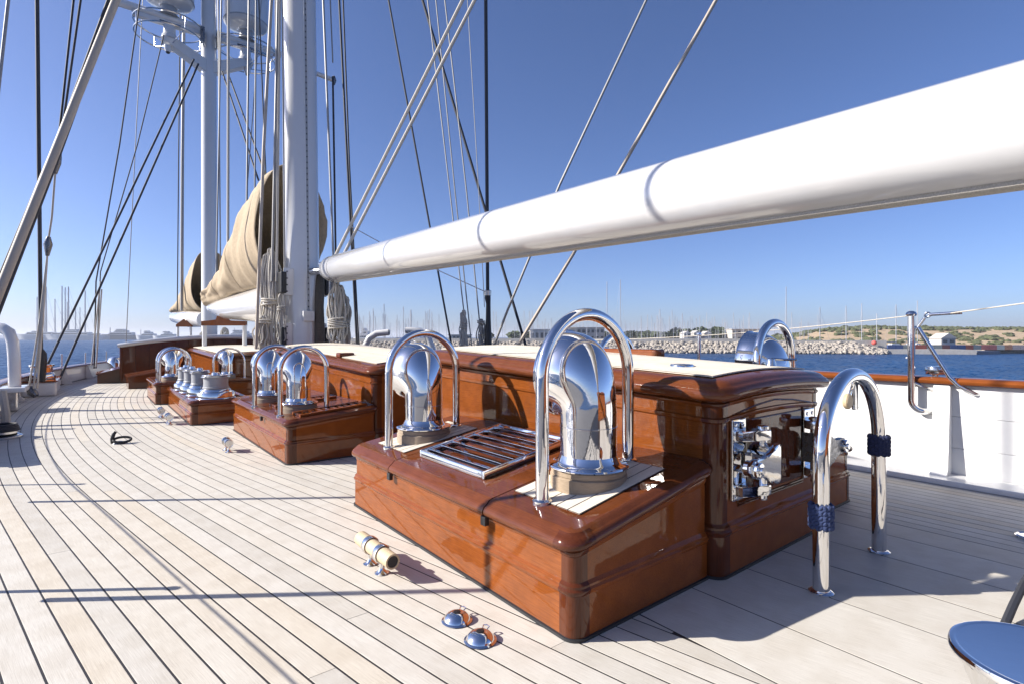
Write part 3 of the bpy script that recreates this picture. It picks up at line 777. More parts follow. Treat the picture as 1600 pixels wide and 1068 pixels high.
# capstan cut by the lower right corner
t = thing('capstan', 'polished flat topped capstan in the lower right corner reflecting blue sky', 'capstan', (2.01, .26, 0))
b = BM(); lathe(b, [(0, 0), (.24, 0), (.24, .03), (.17, .06), (.15, .12), (.155, .24), (.19, .318), (.20, .334)], 64, (2.065, .24, 0)); obj('barrel', b, 'chrome', t)
b = BM(); lathe(b, [(.195, .333), (.207, .338), (.209, .348), (.205, .358), (.196, .361), (.19, .359), (.185, .3585), (0, .3585)], 72, (2.065, .24, 0)); obj('top_disc', b, 'chrome', t)
g0 = ground(1588, 965); pp = [at(1572, 968, 2.05), at(1590, 930, 2.12), at(1612, 895, 2.2), at(1640, 850, 2.3)]
pp[0].z = .02; tag(obj('mooring_strap', tube(BM(), [ground(1570, 975, .02), ground(1583, 945, .06), ground(1600, 910, .10), ground(1640, 850, .2)], .017, 8), 'rope_dark'), 'dark strap rising behind the capstan at the right edge', 'strap')
g = ground(1612, 840); t = thing('deck_ring', 'white flush deck ring cut by the right edge', 'deck ring', tuple(g))
b = BM(); lathe(b, [(.055, .001), (.08, .001), (.08, .012), (.07, .018), (.058, .012)], 28, g); obj('rim', b, 'chrome', t)
b = BM(); lathe(b, [(0, .004), (.055, .004), (.055, .002)], 28, g); obj('lens', b, 'white_gloss', t)

# ================================================================== stair hoop abaft the deckhouse, with knots
SH = hoop('large chrome boarding hoop on the deck abaft the near deckhouse', 2.804, 3.60, 1.105, 0.0, 0.0, 1.085, .0375, group=None)
def turks_head(label, c, R0, hh, r, m):
    t = thing('rope_knot', label, 'knot', tuple(c)); c = Vector(c)
    b = BM(); lathe(b, [(R0+.001, -hh), (R0+r, -hh+.004), (R0+r*1.3, 0), (R0+r, hh-.004), (R0+.001, hh)], 24, c); obj('core', b, m, t)
    n = 9
    for k in range(n):
        z = lerp(-hh*.88, hh*.88, k/(n-1)); b = BM(); pts = []
        for q in range(72):
            a = 2*math.pi*q/72; w = math.sin(9*a+k*math.pi*.5)
            pts.append(c+Vector(((R0+r*1.2+r*.3*math.cos(18*a))*math.cos(a), (R0+r*1.2+r*.3*math.cos(18*a))*math.sin(a), z+w*hh*.13)))
        tube(b, pts, r, 7, closed=True); obj('strand', b, m, t)
    return t
turks_head('blue woven rope knot round the near leg of the boarding hoop', (2.804, 1.105, .375), .0375, .056, .0088, 'blue_yarn')
turks_head('dark navy woven rope knot round the far leg of the boarding hoop', (3.60, 1.105, .622), .0375, .054, .0090, 'navy_yarn')
b = BM(); box(b, (3.315, 1.13, .845), (3.365, 1.15, 1.01), .008); obj('hanger_plate', b, 'steel', SH)
b = BM(); lathe(b, [(0, -.014), (.036, -.014), (.042, -.007), (.042, .007), (.036, .014), (0, .014)], 20, (3.235, 1.14, .90), 'y'); obj('sheave', b, 'roller_wood', SH)
b = BM(); tube(b, [(3.30, 1.125, 1.03), (3.30, 1.14, .98), (3.25, 1.14, .92)], .008, 8); obj('hanger', b, 'chrome', SH)

# ================================================================== heavy chrome fittings on the deckhouse end
def fitting(x, z, mirror=1, mp='chrome'):
    base = Vector((x, 1.487, z)); M = Matrix.Translation(base) @ Matrix.Diagonal((mirror, 1, 1, 1))
    b = BM(); box(b, (-.10, -.020, -.215), (.035, -.001, .215), .006)
    p = obj('hinge_plate', xf(b, M), 'chrome', DA)
    for z0, z1 in ((.105, .158), (-.185, -.132)):
        b = BM(); prism(b, [(-.085, -.018), (.03, -.018), (.085, -.035), (.108, -.065), (.108, -.105), (.090, -.128), (.060, -.128), (-.02, -.085), (-.085, -.065)], 'z', z0, z1, .008)
        obj('lug', xf(b, M), 'chrome', p)
    b = BM(); lathe(b, [(0, -.215), (.020, -.215), (.022, -.208), (.022, .160), (.030, .162), (.030, .176), (.022, .182), (0, .183)], 24, (.075, -.09, 0)); obj('pin', xf(b, M), 'chrome', p)
    for u, v in ((-.07, .185), (.0, .185), (-.07, -.2), (-.075, .05)):
        b = BM(); lathe(b, [(.012, 0), (.010, -.005), (0, -.007)], 14, (u, -.020, v), 'y'); obj('screw', xf(b, M), 'steel', p)
    out = [(.128, .098), (.085, .094), (.055, .078), (.030, .048), (-.005, .030), (-.06, .038), (-.105, .046), (-.150, .040), (-.178, .012), (-.180, -.022), (-.160, -.052), (-.120, -.066), (-.06, -.058), (-.010, -.060), (.030, -.088), (.055, -.114), (.095, -.124), (.128, -.112)]
    out = [(u*.98-.018, v*.93) for u, v in out]
    b = BM(); prism(b, out, 'y', -.175, -.140, .011); obj('jaw', xf(b, M), mp, p, True, 35)
    b = BM(); prism(b, [(.10, .085), (.05, .07), (.0, .02), (.0, -.035), (.05, -.09), (.10, -.095)], 'y', -.139, -.03, .003); obj('web', xf(b, M), mp, p, True, 30)
    cx = -.165
    b = BM(); lathe(b, [(0, -.205), (.016, -.205), (.018, -.200), (.018, -.196), (.034, -.195), (.040, -.188), (.040, -.118), (.034, -.112), (0, -.112)], 28, (cx+.02, 0, -.01), 'y'); obj('roller_pin', xf(b, M), 'chrome', p)
def xf(b, M): bmesh.ops.transform(b, matrix=M, verts=b.verts); return b
fitting(2.735, .60)
fitting(3.52, .585, -1, 'dark_steel')  # jaw and web are chrome too, coloured dark for the shade they reflect
# flush round light and hatch edge on the near roof
t = thing('roof_light', 'flush round chrome light let into the near deckhouse roof', 'light', (2.80, 1.95, rzA(2.80, 1.95)))
b = BM(); lathe(b, [(0, .012), (.045, .012), (.05, .016), (.065, .016), (.07, .010), (.07, .0)], 32, (2.82, 1.90, rzA(2.82, 1.90)+.004)); obj('bezel', b, 'chrome', t)
b = BM(); box(b, (3.55, 2.62, rzA(3.55, 3)-.03), (3.66, 3.36, rzA(3.55, 3)+.046), .018, 3)
tag(obj('hatch_coaming', b, 'mahogany_y'), 'raised brown hatch edge at the far side of the near roof', 'coaming')
b = BM(); g = ground(1232, 571, 1.08); lathe(b, [(0, 0), (.035, 0), (.032, .01), (.026, .05), (.02, .055), (0, .056)], 20, (3.45, 1.66, rzA(3.45, 1.66)+.003)); c = obj('roof_valve', b, 'steel')
tag(c, 'small dull metal knob on the near roof edge before the starboard vent', 'knob')
b = BM(); tube(b, [(3.45, 1.66, rzA(3.45, 1.66)+.055), (3.50, 1.60, rzA(3.45, 1.66)+.05), (3.56, 1.55, rzA(3.45, 1.66)+.05)], .008, 8); ORIGIN[c.name] = Vector(); obj('lever', b, 'steel', c)
b = BM(); box(b, (2.43, 6.55, rzB(2.5, 6.6)-.01), (2.62, 6.70, rzB(2.5, 6.6)+.05), .02, 3); tag(obj('roof_block', b, 'mahogany_top_x'), 'small brown block at the roof joint of the second deckhouse', 'block')

# ================================================================== MASTS
def mast(label, x, y, r0, r1, h, rake, ell=1.0):
    t = thing('mast', label, 'mast', (x, y, 0))
    b = BM(); n = 12
    tube(b, [(x, y+rake*h*k/n, h*k/n) for k in range(n+1)], [lerp(r0, r1, (k/n)**1.5) for k in range(n+1)], 40)
    obj('spar', b, 'white_gloss', t, True, 60); return t
MX, MY = 3.1, 10.25
M1 = mast('nearest thick white mast rising behind the second deckhouse', MX, MY, .315, .25, 32, .033)
def my(z): return MY+.033*z
b = BM(); rr = lambda z: lerp(.315, .25, (z/32)**1.5)
for s in (-.028, .028):
    tube(b, [(MX+.02+s, my(z)-rr(z)-.004, z) for z in (1.75, 4, 8, 12, 16)], .009, 6)
obj('luff_track', b, 'white_paint', M1)
b = BM(); box(b, (MX-.01, 0, 0), (MX+.05, .004, 1))
for v in b.verts: z = 1.72+v.co.z*14.2; v.co.z = z; v.co.y = my(z)-rr(z)-.005+(v.co.y*1.5)
obj('track_plate', b, 'grey_paint', M1)
b = BM()
for k in range(120):
    z = 1.80+k*.107; lathe(b, [(.013, 0), (.011, -.004), (0, -.005)], 8, (MX+.02, my(z)-rr(z)-.0055, z), 'y')
obj('track_hole', b, 'black', M1, kind='stuff')
b = BM(); box(b, (MX-.09, my(1.6)-.375, 1.53), (MX+.11, my(1.6)-.30, 1.72), .012); obj('junction_box', b, 'white_paint', M1)
for z, s in ((1.25, -1), (2.25, -1), (1.25, 1), (2.25, 1)):
    x = MX+s*.30
    b = BM(); box(b, (x-.09, MY-.16, z-.25), (x+.09, MY-.13, z+.25), .02); obj('side_plate', b, 'white_paint', M1)
    b = BM()
    for k in range(4): lathe(b, [(.016, 0), (.012, -.006), (0, -.008)], 8, (x+s*.03, MY-.161, z-.18+.12*k), 'y')
    obj('plate_bolts', b, 'dark_steel', M1, kind='stuff')
    b = BM(); box(b, (x+s*.10-.05, MY-.22, z-.22), (x+s*.10+.05, MY-.02, z+.17), .02); obj('rope_clutch', b, 'black', M1)
b = BM(); tube(b, [(MX+.2, my(6.37), 6.37), (MX+.66, my(6.37), 6.33)], .045, 12); obj('spreader', b, 'white_gloss', M1)
b = BM(); lathe(b, [(0, -.09), (.02, -.085), (.05, 0), (.02, .085), (0, .09)], 14, (MX+.66, my(6.37), 6.33)); obj('spreader_tip', b, 'dark_steel', M1)
for z in (3.0, 5.2, 4.1):
    b = BM(); box(b, (MX-.235, my(z)-.20, z), (MX-.205, my(z)-.16, z+.22), .008); obj('halyard_exit', b, 'steel', M1)
M2 = mast('farther white mast carrying radar brackets and domes', 3.1, 20.4, .24, .2, 34, .012)
FX, FY = 3.1, 20.5
b = BM(); tube(b, [(FX-2.55, FY, 11.62), (FX-.1, FY, 11.58), (FX+2.3, FY, 11.55)], .13, 12); obj('spreader', b, 'white_gloss', M2)
for s in (-1, 1):
    e = FX+s*1.13
    b = BM(); prism(b, [(FX+s*.1, 10.12), (FX+s*.1, 10.55), (e-s*.2, 10.92), (e+s*.2, 10.93), (e+s*.22, 10.80), (e-s*.1, 10.66)], 'y', FY-.2, FY+.2, .02)
    br = obj('radar_bracket', b, 'white_paint', M2)
    b = BM(); lathe(b, [(0, 0), (.24, 0), (.22, .12), (.18, .16), (.17, .42), (.19, .44), (0, .46)], 24, (e, FY, 10.92)); rd = obj('radar_pedestal', b, 'white_gloss', M2)
    b = BM(); box(b, (e-1.0, FY-.10, 11.33), (e+.9, FY+.08, 11.50), .04, 3); obj('scanner_bar', b, 'white_gloss', rd)
    b = BM(); box(b, (e-.28, FY-.104, 11.36), (e+.30, FY-.1005, 11.44)); obj('scanner_lettering_patch', b, 'rope_dark', rd)
    for z, r in ((11.36, .98), (10.98, .96)):
        b = BM(); tube(b, arc_pts((e, FY, z), (1, 0, 0), (0, 1, 0), r, 0, 360, 48), .024, 8, False); g = obj('guard_ring', b, 'steel', M2)
    for a in (20, 110, 200, 290):
        b = BM(); c_, s_ = math.cos(R(a)), math.sin(R(a)); tube(b, [(e+.98*c_, FY+.98*s_, 11.36), (e+.96*c_, FY+.96*s_, 10.98), (e+.2*c_, FY+.2*s_, 10.75)], .015, 8); obj('guard_strut', b, 'steel', M2)
    b = BM(); lathe(b, [(0, -.16), (.07, -.14), (.10, -.06), (.11, 0), (.11, .06)], 20, (e+s*.05, FY-.05, 10.62)); obj('camera_pod', b, 'white_gloss', M2)
    b = BM(); lathe(b, [(0, -.20), (.05, -.18), (.07, -.13)], 16, (e+s*.05, FY-.05, 10.62)); obj('camera_lens', b, 'black', M2)
    dx = FX+s*1.15
    b = BM(); lathe(b, [(0, 0), (.25, 0), (.28, .04), (.6, .12), (.70, .2), (.72, .3), (.72, 1.4), (.6, 1.8), (.35, 2.0), (0, 2.05)], 40, (dx, FY, 11.95 if s < 0 else 11.98)); dm = obj('satellite_dome', b, 'white_gloss', M2)
    b = BM(); lathe(b, [(.725, .24), (.73, .26), (.725, .28)], 40, (dx, FY, 11.95 if s < 0 else 11.98)); obj('dome_seam', b, 'grey_paint', dm)
    b = BM(); lathe(b, [(.3, -.28), (.22, -.2), (.22, .02)], 20, (dx, FY, 11.95)); obj('dome_foot', b, 'grey_paint', dm)
    b = BM(); box(b, (FX+s*.24-.06, FY-.4, 11.0), (FX+s*.24+.06, FY-.2, 11.5), .02); obj('cable_clip', b, 'dark_steel', M2)

# ================================================================== BIG BOOM
B0, B1 = Vector((3.33, 9.60, 2.45)), at(1600, 192, 1.6)
bd = (B1-B0).normalized(); BL = (B1-B0).length
t = thing('boom', 'great white boom sweeping across the upper right of the picture', 'boom', tuple(B0))
b = BM(); far = 1.9
Rb = .224
prof = [(0, .05), (.02, .09), (.08, .15), (.25, .20), (.6, Rb), (BL*.5, Rb-.0225), (BL, Rb-.045), (BL*far*.7, Rb-.055), (BL*far*.98, .15), (BL*far, .10)]
pts = []; rad = []
for d, r in prof: pts.append(B0+bd*d); rad.append(r)
tube(b, pts, rad, 56); obj('spar', b, 'white_gloss', t, True, 60)
up = Vector((0, 0, 1)); up = (up-bd*up.dot(bd)).normalized(); side = bd.cross(up)
b = BM()
q = [(-.034, .02), (.034, .02), (.034, -.012), (.024, -.02), (-.024, -.02), (-.034, -.012)]
prev = None
for d in (.7, BL*.5, BL, BL*1.8):
    cur = [b.verts.new(B0+bd*d+side*u+up*(v-(Rb-.045*d/BL)) ) for u, v in q]
    if prev:
        for j in range(6): b.faces.new((prev[j], prev[(j+1) % 6], cur[(j+1) % 6], cur[j]))
    else: b.faces.new(cur[::-1])
    prev = cur
b.faces.new(prev); obj('sheet_track', b, 'rope_grey', t)
for d in (.42, .95):
    b = BM(); tube(b, [B0+bd*(d-.008), B0+bd*(d+.008)], (Rb if d > .6 else .215)+.004, 40); obj('band', b, 'grey_paint', t)
for a in (-60, 60, 180, 240):
    p = B0+bd*.15+(up*math.cos(R(a))+side*math.sin(R(a)))*.165
    b = BM(); bmesh.ops.create_uvsphere(b, u_segments=14, v_segments=8, radius=.045, matrix=Matrix.Translation(p)); obj('end_sheave', b, 'steel', t)
b = BM(); tube(b, [B0, (MX+.08, my(2.5)-.30, 2.45)], .07, 14); obj('gooseneck', b, 'steel', t)
b = BM(); tube(b, [B0+bd*.35-up*.2, B0+bd*.35-up*.42], .05, 12); obj('vang_block', b, 'dark_steel', t)

# ================================================================== COVERED SAILS ON THE BOOMS BETWEEN THE MASTS
plain('canvas', (.40, .315, .21), .9, var=.10, scale=3, bmp=.35, bscale=25)
def sail_cover(label, P, dims, wr, seed):
    """P(t): centre line; dims(t): half width, bottom offset, top offset; open at t=1"""
    t = thing('sail_cover', label, 'sail cover', tuple(P(.5)))
    b = BM(); n, seg = 44, 48; rings = []
    for i in range(n+1):
        u = i/n; c = P(u); w, zb, zt = dims(u); ring = []
        for k in range(seg):
            a = 2*math.pi*k/seg; ca, sa = math.cos(a), math.sin(a)
            x = w*math.copysign(abs(ca)**.85, ca); zz = lerp(zb, zt, (sa+1)/2)
            x *= lerp(1.0, .93, smooth(.3, 1, (zz-zb)/(zt-zb))*smooth(.3, 1, u))
            p = Vector((c.x+x, c.y, zz))
            nz = noise.noise(Vector((u*9+seed, a*1.2, seed)))*wr + math.sin(u*60+math.sin(a*2)*2+seed)*wr*.25 + noise.noise(Vector((u*3, a*3+zz*2, seed*2)))*wr*.8
            p.x += math.copysign(1, ca)*nz*abs(ca); p.z += nz*sa*.6
            ring.append(b.verts.new(p))
        rings.append(ring)
    for A, B in zip(rings, rings[1:]):
        for k in range(seg): b.faces.new((A[k], A[(k+1) % seg], B[(k+1) % seg], B[k]))
    b.faces.new(rings[0])
    o = obj('canvas_body', b, 'canvas', t, True, 80)
    sm = o.modifiers.new('thick', 'SOLIDIFY'); sm.thickness = .012
    org = ORIGIN[t.name]
    # stitched hem at the open end and one lacing seam
    for u, r in ((n, .012), (int(n*.62), .007), (int(n*.3), .007)):
        w = []
        me = o.data
        for k in range(seg+1): w.append(Vector(me.vertices[u*seg+k % seg].co)+org)
        b = BM(); tube(b, w, r, 6, False); obj('hem', b, 'canvas', t)
    return t
A0, A1 = Vector((2.55, 17.2, 0)), Vector((3.25, 11.55, 0))
def tt(x, *ps):
    for (a, va), (c_, vc) in zip(ps, ps[1:]):
        if x <= c_: return lerp(va, vc, (x-a)/(c_-a))
    return ps[-1][1]
sail_cover('tall tan canvas sail cover bunched against the nearest mast', lambda u: A0.lerp(A1, u),
           lambda u: (tt(u, (0, .10), (.06, .26), (.3, .30), (.6, .50), (.85, .68), (1, .72)),
                      tt(u, (0, 2.10), (.3, 2.22), (.7, 2.32), (1, 2.36)),
                      tt(u, (0, 2.36), (.04, 2.55), (.2, 2.76), (.35, 3.08), (.5, 3.58), (.65, 4.15), (.8, 4.60), (.92, 4.78), (1, 4.82))), .075, 3.1)
b = BM(); n = 16
pts = [A0.lerp(A1, k/n)+Vector((0, 0, tt(k/n, (0, 2.08), (.3, 1.98), (.8, 1.97), (1, 1.97)))) for k in range(n+1)]
rad = [tt(k/n, (0, .03), (.08, .14), (.3, .28), (.8, .42), (.95, .40), (1, .28)) for k in range(n+1)]
tube(b, pts, rad, 32); tag(obj('boom', b, 'white_gloss', None, True, 60), 'short white boom under the tall tan sail cover', 'boom')
A2, A3 = Vector((2.7, 26, 0)), Vector((3.3, 21.6, 0))
sail_cover('smaller tan canvas sail cover beside the farther mast', lambda u: A2.lerp(A3, u),
           lambda u: (tt(u, (0, .1), (.1, .3), (.6, .45), (1, .62)), tt(u, (0, 2.15), (1, 2.15)), tt(u, (0, 2.4), (.3, 2.7), (.6, 3.4), (.9, 4.2), (1, 4.32))), .04, 8.3)
b = BM(); pts = [Vector((2.45, 24.5, 2.0)), Vector((2.5, 24.2, 2.0)), Vector((2.8, 22.8, 1.9)), Vector((3.1, 21.4, 1.85))]
tube(b, pts, [.05, .2, .3, .26], 28); tag(obj('boom', b, 'white_gloss', None, True, 60), 'small white boom end under the smaller sail cover', 'boom')
# boom crutch
t = thing('boom_crutch', 'varnished wooden crutch on white posts under the short boom', 'crutch', (2.9, 14.2, 0))
ca, cb = at(316, 503, 14.2), at(385, 505, 14.2)
b = BM(); d = cb-ca
prism(b, [(0, -.10), (d.length, -.10), (d.length, .02), (d.length*.62, .03), (d.length*.5, .10), (d.length*.42, .28), (d.length*.38, .26), (d.length*.34, .05), (0, .02)], 'y', -.06, .06, .01)
xf(b, Matrix.Translation(ca) @ Matrix.Rotation(math.atan2(d.y, d.x), 4, 'Z')); obj('cradle', b, 'mahogany_x', t)
for p in (ca+d*.05, cb-d*.04):
    b = BM(); tube(b, [(p.x, p.y, .0), (p.x, p.y, p.z-.05)], .055, 12); obj('post', b, 'white_paint', t)
t = thing('boom_crutch', 'small reddish crutch under the far white boom end', 'crutch', tuple(at(287, 540, 19)))
ca, cb = at(276, 508, 19), at(300, 508, 19); d = cb-ca
b = BM(); prism(b, [(0, -.06), (d.length, -.06), (d.length, .02), (d.length*.5, .22), (0, .02)], 'y', -.05, .05, .008); xf(b, Matrix.Translation(ca) @ Matrix.Rotation(math.atan2(d.y, d.x), 4, 'Z')); obj('cradle', b, 'mahogany_x', t)
for p in (ca+d*.08, cb-d*.08):
    b = BM(); tube(b, [(p.x, p.y, .9), (p.x, p.y, p.z)], .04, 10); obj('post', b, 'white_paint', t)

# ================================================================== ROPE HANKS
def hank(label, top, h, w, n, r, m='rope', wraps=4, lean=0, tail=True, wrapat=.55):
    t = thing('rope_hank', label, 'rope coil', tuple(top))
    top = Vector(top); ux = Vector((CY, -SY, 0)); uy = Vector((SY, CY, 0))
    for i in range(n):
        u = (i+.5)/n*2-1; dd = random.uniform(-.6, .6)*w; hh = h*random.uniform(.82, 1.05); tz = -abs(u)**2*w*.7-random.uniform(0, .05)*h
        ww = w*random.uniform(.10, .30); c = u*w*.72
        pts = []
        for k in range(29):
            a = 2*math.pi*k/28; s = math.sin(a); co = math.cos(a)
            f = (1-co)/2                       # 0 top .. 1 bottom
            pinch = .72+.28*smooth(0, .2, f)-.25*math.exp(-((f-wrapat)/.10)**2)
            pts.append(top+ux*((c+ww*s)*pinch+lean*f)+uy*(dd*.5*pinch+.02*co)+Vector((0, 0, tz*(1-f)-hh*f))+ux*.014*math.sin(5*a+i))
        b = BM(); tube(b, pts[:-1], r, 6, closed=True); obj('loop', b, m, t)
    for k in range(wraps):
        z = -h*wrapat+(k-wraps/2)*r*2.6; b = BM()
        c = top+ux*lean*wrapat+Vector((0, 0, z)); tl = random.uniform(-.12, .12)
        tube(b, [c+ux*w*.72*math.cos(R(a))+uy*w*.5*math.sin(R(a))+Vector((0, 0, w*tl*math.cos(R(a)))) for a in range(0, 360, 15)], r*1.05, 6, closed=True); obj('wrap', b, m, t)
    return t
hank('big pale rope hank hanging at the left of the nearest mast', at(422, 385, 9.75), 2.0, .20, 16, .017, wraps=3, wrapat=.50)
hank('lower pale rope coil at the foot of the nearest mast', at(412, 490, 9.7), .62, .19, 9, .016, wraps=2, wrapat=.2)
hank('thin grey rope hank between the big hank and the mast', at(440, 455, 9.6), 1.0, .10, 8, .012, 'rope_grey', 3, wrapat=.3)
hank('grey rope coils hanging beneath the boom gooseneck', at(526, 440, 9.3), 1.15, .20, 15, .015, 'rope_grey', 5, wrapat=.62)
hank('dark grey rope bundle right of the gooseneck coils', at(540, 462, 9.5), .95, .10, 9, .014, 'rope_grey', 4, wrapat=.5)
hank('pale rope hank tied to the starboard shrouds left of the black stay', at(724, 483, 10.4), .85, .085, 9, .011, 'rope', 5, wrapat=.35)
hank('rope loop hanging on the starboard side beside the black stay', at(752, 497, 10.3), .6, .10, 5, .012, 'rope_grey', 2, wrapat=.1)
hank('grey rope hank at the foot of the farther mast', at(318, 515, 16.6), .9, .16, 8, .02, 'rope_grey', 3)
hank('dark rope hank on the right of the farther mast', at(350, 510, 16.6), .9, .15, 7, .02, 'rope_grey', 3)
t = thing('canvas_tube', 'dark brown folded canvas hanging down the right side of the nearest mast', 'canvas', tuple(at(500, 540, 9.6)))
b = BM(); tube(b, [at(499, 425, 10.0), at(500, 440, 10.0), at(499, 480, 9.9), at(500, 545, 9.9)], [.04, .09, .08, .10], 14); obj('bundle', b, 'bundle_brown', t)

# ================================================================== STANDING AND RUNNING RIGGING
def rig(name, label, p, w, z, m, group=None, z1=None, up=0.6, fittings=None):
    """p: list of photo points from top to foot, z: depth at the top, z1 at the foot"""
    z1 = z if z1 is None else z1; n = len(p)
    pts = [at(x, y, lerp(z, z1, i/(n-1))) for i, (x, y) in enumerate(p)]
    if up: pts.insert(0, pts[0]+(pts[0]-pts[1]).normalized()*up*12)
    zm = (z+z1)/2
    return line(name, label, pts, w*zm/FPX/2, m, 'rigging', group)
S = 'thin rigging lines around the masts'
rig('stay', 'thin black stay right of the gooseneck ending left of the hooped vent', [(607, 0), (707, 548)], 3, 12, 'rope_dark')
rig('stay', 'black stay slanting across the starboard shrouds to the foreground hoop', [(660, 0), (824, 548)], 4.2, 12, 'rope_dark')
rig('halyard', 'first of three thin pale lines on the starboard side, leftmost', [(668, 0), (703, 300), (731, 540)], 2, 11, 'wire')
rig('halyard', 'second of three thin pale lines on the starboard side', [(681, 0), (711, 300), (737, 540)], 2, 11, 'wire')
rig('halyard', 'third of three thin pale lines on the starboard side, rightmost', [(695, 0), (729, 300), (753, 540)], 2.2, 11, 'wire')
rig('halyard', 'faint thin line just left of the thick black shroud', [(731, 10), (748, 300), (757, 480)], 1.2, 11, 'wire')
t = thing('shroud', 'thick black vertical shroud with a booted turnbuckle, right of the gooseneck', 'rigging', tuple(at(763, 545, 10.3)))
b = BM(); tube(b, [at(756, -500, 10.3), at(759, 0, 10.3), at(762, 455, 10.3)], .034, 12); obj('rod', b, 'rope_dark', t)
b = BM(); tube(b, [at(762, 455, 10.3), at(762, 466, 10.3), at(763, 475, 10.3), at(763, 500, 10.3), at(763, 560, 10.3)], [.05, .06, .045, .05, .085], 14); obj('boot', b, 'black', t)
b = BM(); lathe(b, [(0, -.07), (.07, -.05), (.075, .04), (.03, .07), (0, .07)], 14, at(762, 458, 10.3)); obj('toggle', b, 'steel', t)
rig('topping_lift', 'left of the two pale ropes rising from the gooseneck', [(723, 0), (522, 404)], 5, 8.2, 'rope', z1=9.35)
rig('topping_lift', 'right of the two pale ropes rising from the gooseneck', [(742, 0), (536, 400)], 5, 8.0, 'rope', z1=9.2)
rig('backstay', 'slim grey stay passing behind the boom in the upper middle', [(1010, 0), (874, 290), (793, 485), (770, 545)], 4, 8.5, 'wire', z1=9.5)
rig('backstay', 'pale thick stay passing behind the boom right of the slim grey one', [(1119, 0), (960, 283), (895, 398), (806, 545)], 5.6, 8.0, 'pole_tan', z1=9.2)
line('spring_wire', 'faint white wire slanting behind the boom near the gooseneck', [at(545, 352, 10.4), at(600, 382, 10.4), at(690, 425, 10.3), at(756, 455, 10.3)], .009, 'white_paint', 'wire')
rig('halyard', 'pale line close to the right side of the nearest mast', [(505, 0), (513, 200), (521, 405)], 3.6, 9.6, 'wire', S)
rig('shroud', 'dark wire dropping from the short spreader of the nearest mast', [(520, 120), (525, 425)], 3.2, 10.2, 'rope_dark', up=0)
rig('shroud', 'wire rising above the short spreader of the nearest mast', [(516, 0), (520, 98)], 2.2, 10.2, 'wire')
rig('shroud', 'dark grey shroud second right of the nearest mast', [(530, 0), (543, 260), (558, 545)], 3.6, 10.6, 'rope_dark')
rig('shroud', 'dark grey shroud right beside its twin near the mast', [(536, 0), (546, 260), (561, 545)], 2.6, 10.8, 'rope_dark')
rig('halyard', 'pale line left of the nearest mast that slants to its foot', [(424, 0), (412, 230), (400, 545)], 5, 9.4, 'pole_tan')
for i, (x0, x1, w) in enumerate(((431, 433, 3), (437, 432, 4), (434, 425, 4), (441, 446, 2.4))):
    rig('halyard', ['thin pale halyard closest to the big hank beside the nearest mast', 'thick pale halyard hugging the left side of the nearest mast', 'wire halyard slanting towards the big rope hank by the mast', 'thin grey halyard in front of the nearest mast'][i], [(x0, 0), ((x0+x1)/2, 230), (x1, 440 if i < 3 else 535)], w, 9.7, ['rope', 'rope', 'wire', 'rope_grey'][i], 'halyards against the nearest mast')
for i, (x0, x1, w, m) in enumerate(((357, 356, 4, 'rope'), (389, 384, 3, 'wire'), (400, 397, 2.6, 'wire'), (346, 337, 2.4, 'wire'), (341, 345, 2, 'wire'), (404, 424, 2, 'rope_dark'), (409, 372, 1.4, 'wire'))):
    rig('halyard', ['pale rope just right of the farther mast with dark top', 'wire line passing before the right radar dome', 'wire line right of the radar dome beside another', 'thin wire slanting close right of the farther mast', 'thinnest wire touching the right side of the farther mast', 'dark line slanting right towards the nearest mast', 'faint wire slanting left across the space between the masts'][i], [(x0, -10), ((x0+x1)/2, 240), (x1, 470)], w, 15, m, 'thin lines between the two masts')
rig('strut_line', 'left of two black lines crossing below the right radar bracket', [(347, 112), (404, 282)], 2.6, 17, 'rope_dark', z1=15, up=0)
rig('strut_line', 'right of two black lines crossing below the right radar bracket', [(355, 112), (418, 282)], 2.6, 17, 'rope_dark', z1=15, up=0)
rig('pole', 'slim grey pole standing left of the farther mast', [(287, 60), (285, 250), (284, 486)], 4.6, 19.5, 'wire')
rig('halyard', 'thin dark line beside the slim grey pole', [(281, 60), (279, 250), (277, 486)], 1.6, 19.5, 'rope_dark')
rig('halyard', 'thin black line at upper left running down to the port rail', [(219, 0), (187, 225), (150, 440), (147, 575)], 2, 15, 'rope_dark')
rig('halyard', 'thin grey line from the left radar bracket to the port rail', [(256, 55), (215, 225), (157, 425), (150, 575)], 1.6, 16, 'rope_dark', up=0)
rig('halyard', 'faint pale line dropping left of the breakwater house', [(223, 0), (205, 360), (197, 535)], 1.2, 17, 'wire')
rig('runner', 'left of two dotted black lines from the radar bracket to the port rail', [(303, 93), (185, 340), (64, 590)], 3, 17, 'rope_dark', z1=12.5, up=0)
rig('runner', 'right of two dotted black lines from the radar bracket to the port rail', [(310, 100), (200, 350), (93, 592)], 3, 17, 'rope_dark', z1=13.5, up=0)
t = thing('shroud', 'black vertical shroud at the far left with a turnbuckle on the port rail', 'rigging', tuple(at(65, 600, 11)))
b = BM(); tube(b, [at(54, -500, 11), at(58, 0, 11), at(64, 548, 11)], .036, 12); obj('rod', b, 'rope_dark', t)
b = BM(); tube(b, [at(64, 546, 11), at(65, 552, 11), at(65, 562, 11), at(66, 596, 11)], [.05, .085, .09, .05], 14); obj('turnbuckle', b, 'black', t)
rig('runner', 'left black line of the pair above the wooden pole', [(115, 0), (92, 215)], 3.2, 9.6, 'rope_dark')
rig('runner', 'right black line of the pair above the wooden pole', [(126, 0), (97, 205)], 3.2, 9.6, 'rope_dark')
t = thing('tackle', 'pale rope tackle with grey blocks hanging down to the port rail at left', 'tackle', tuple(at(50, 600, 10)))
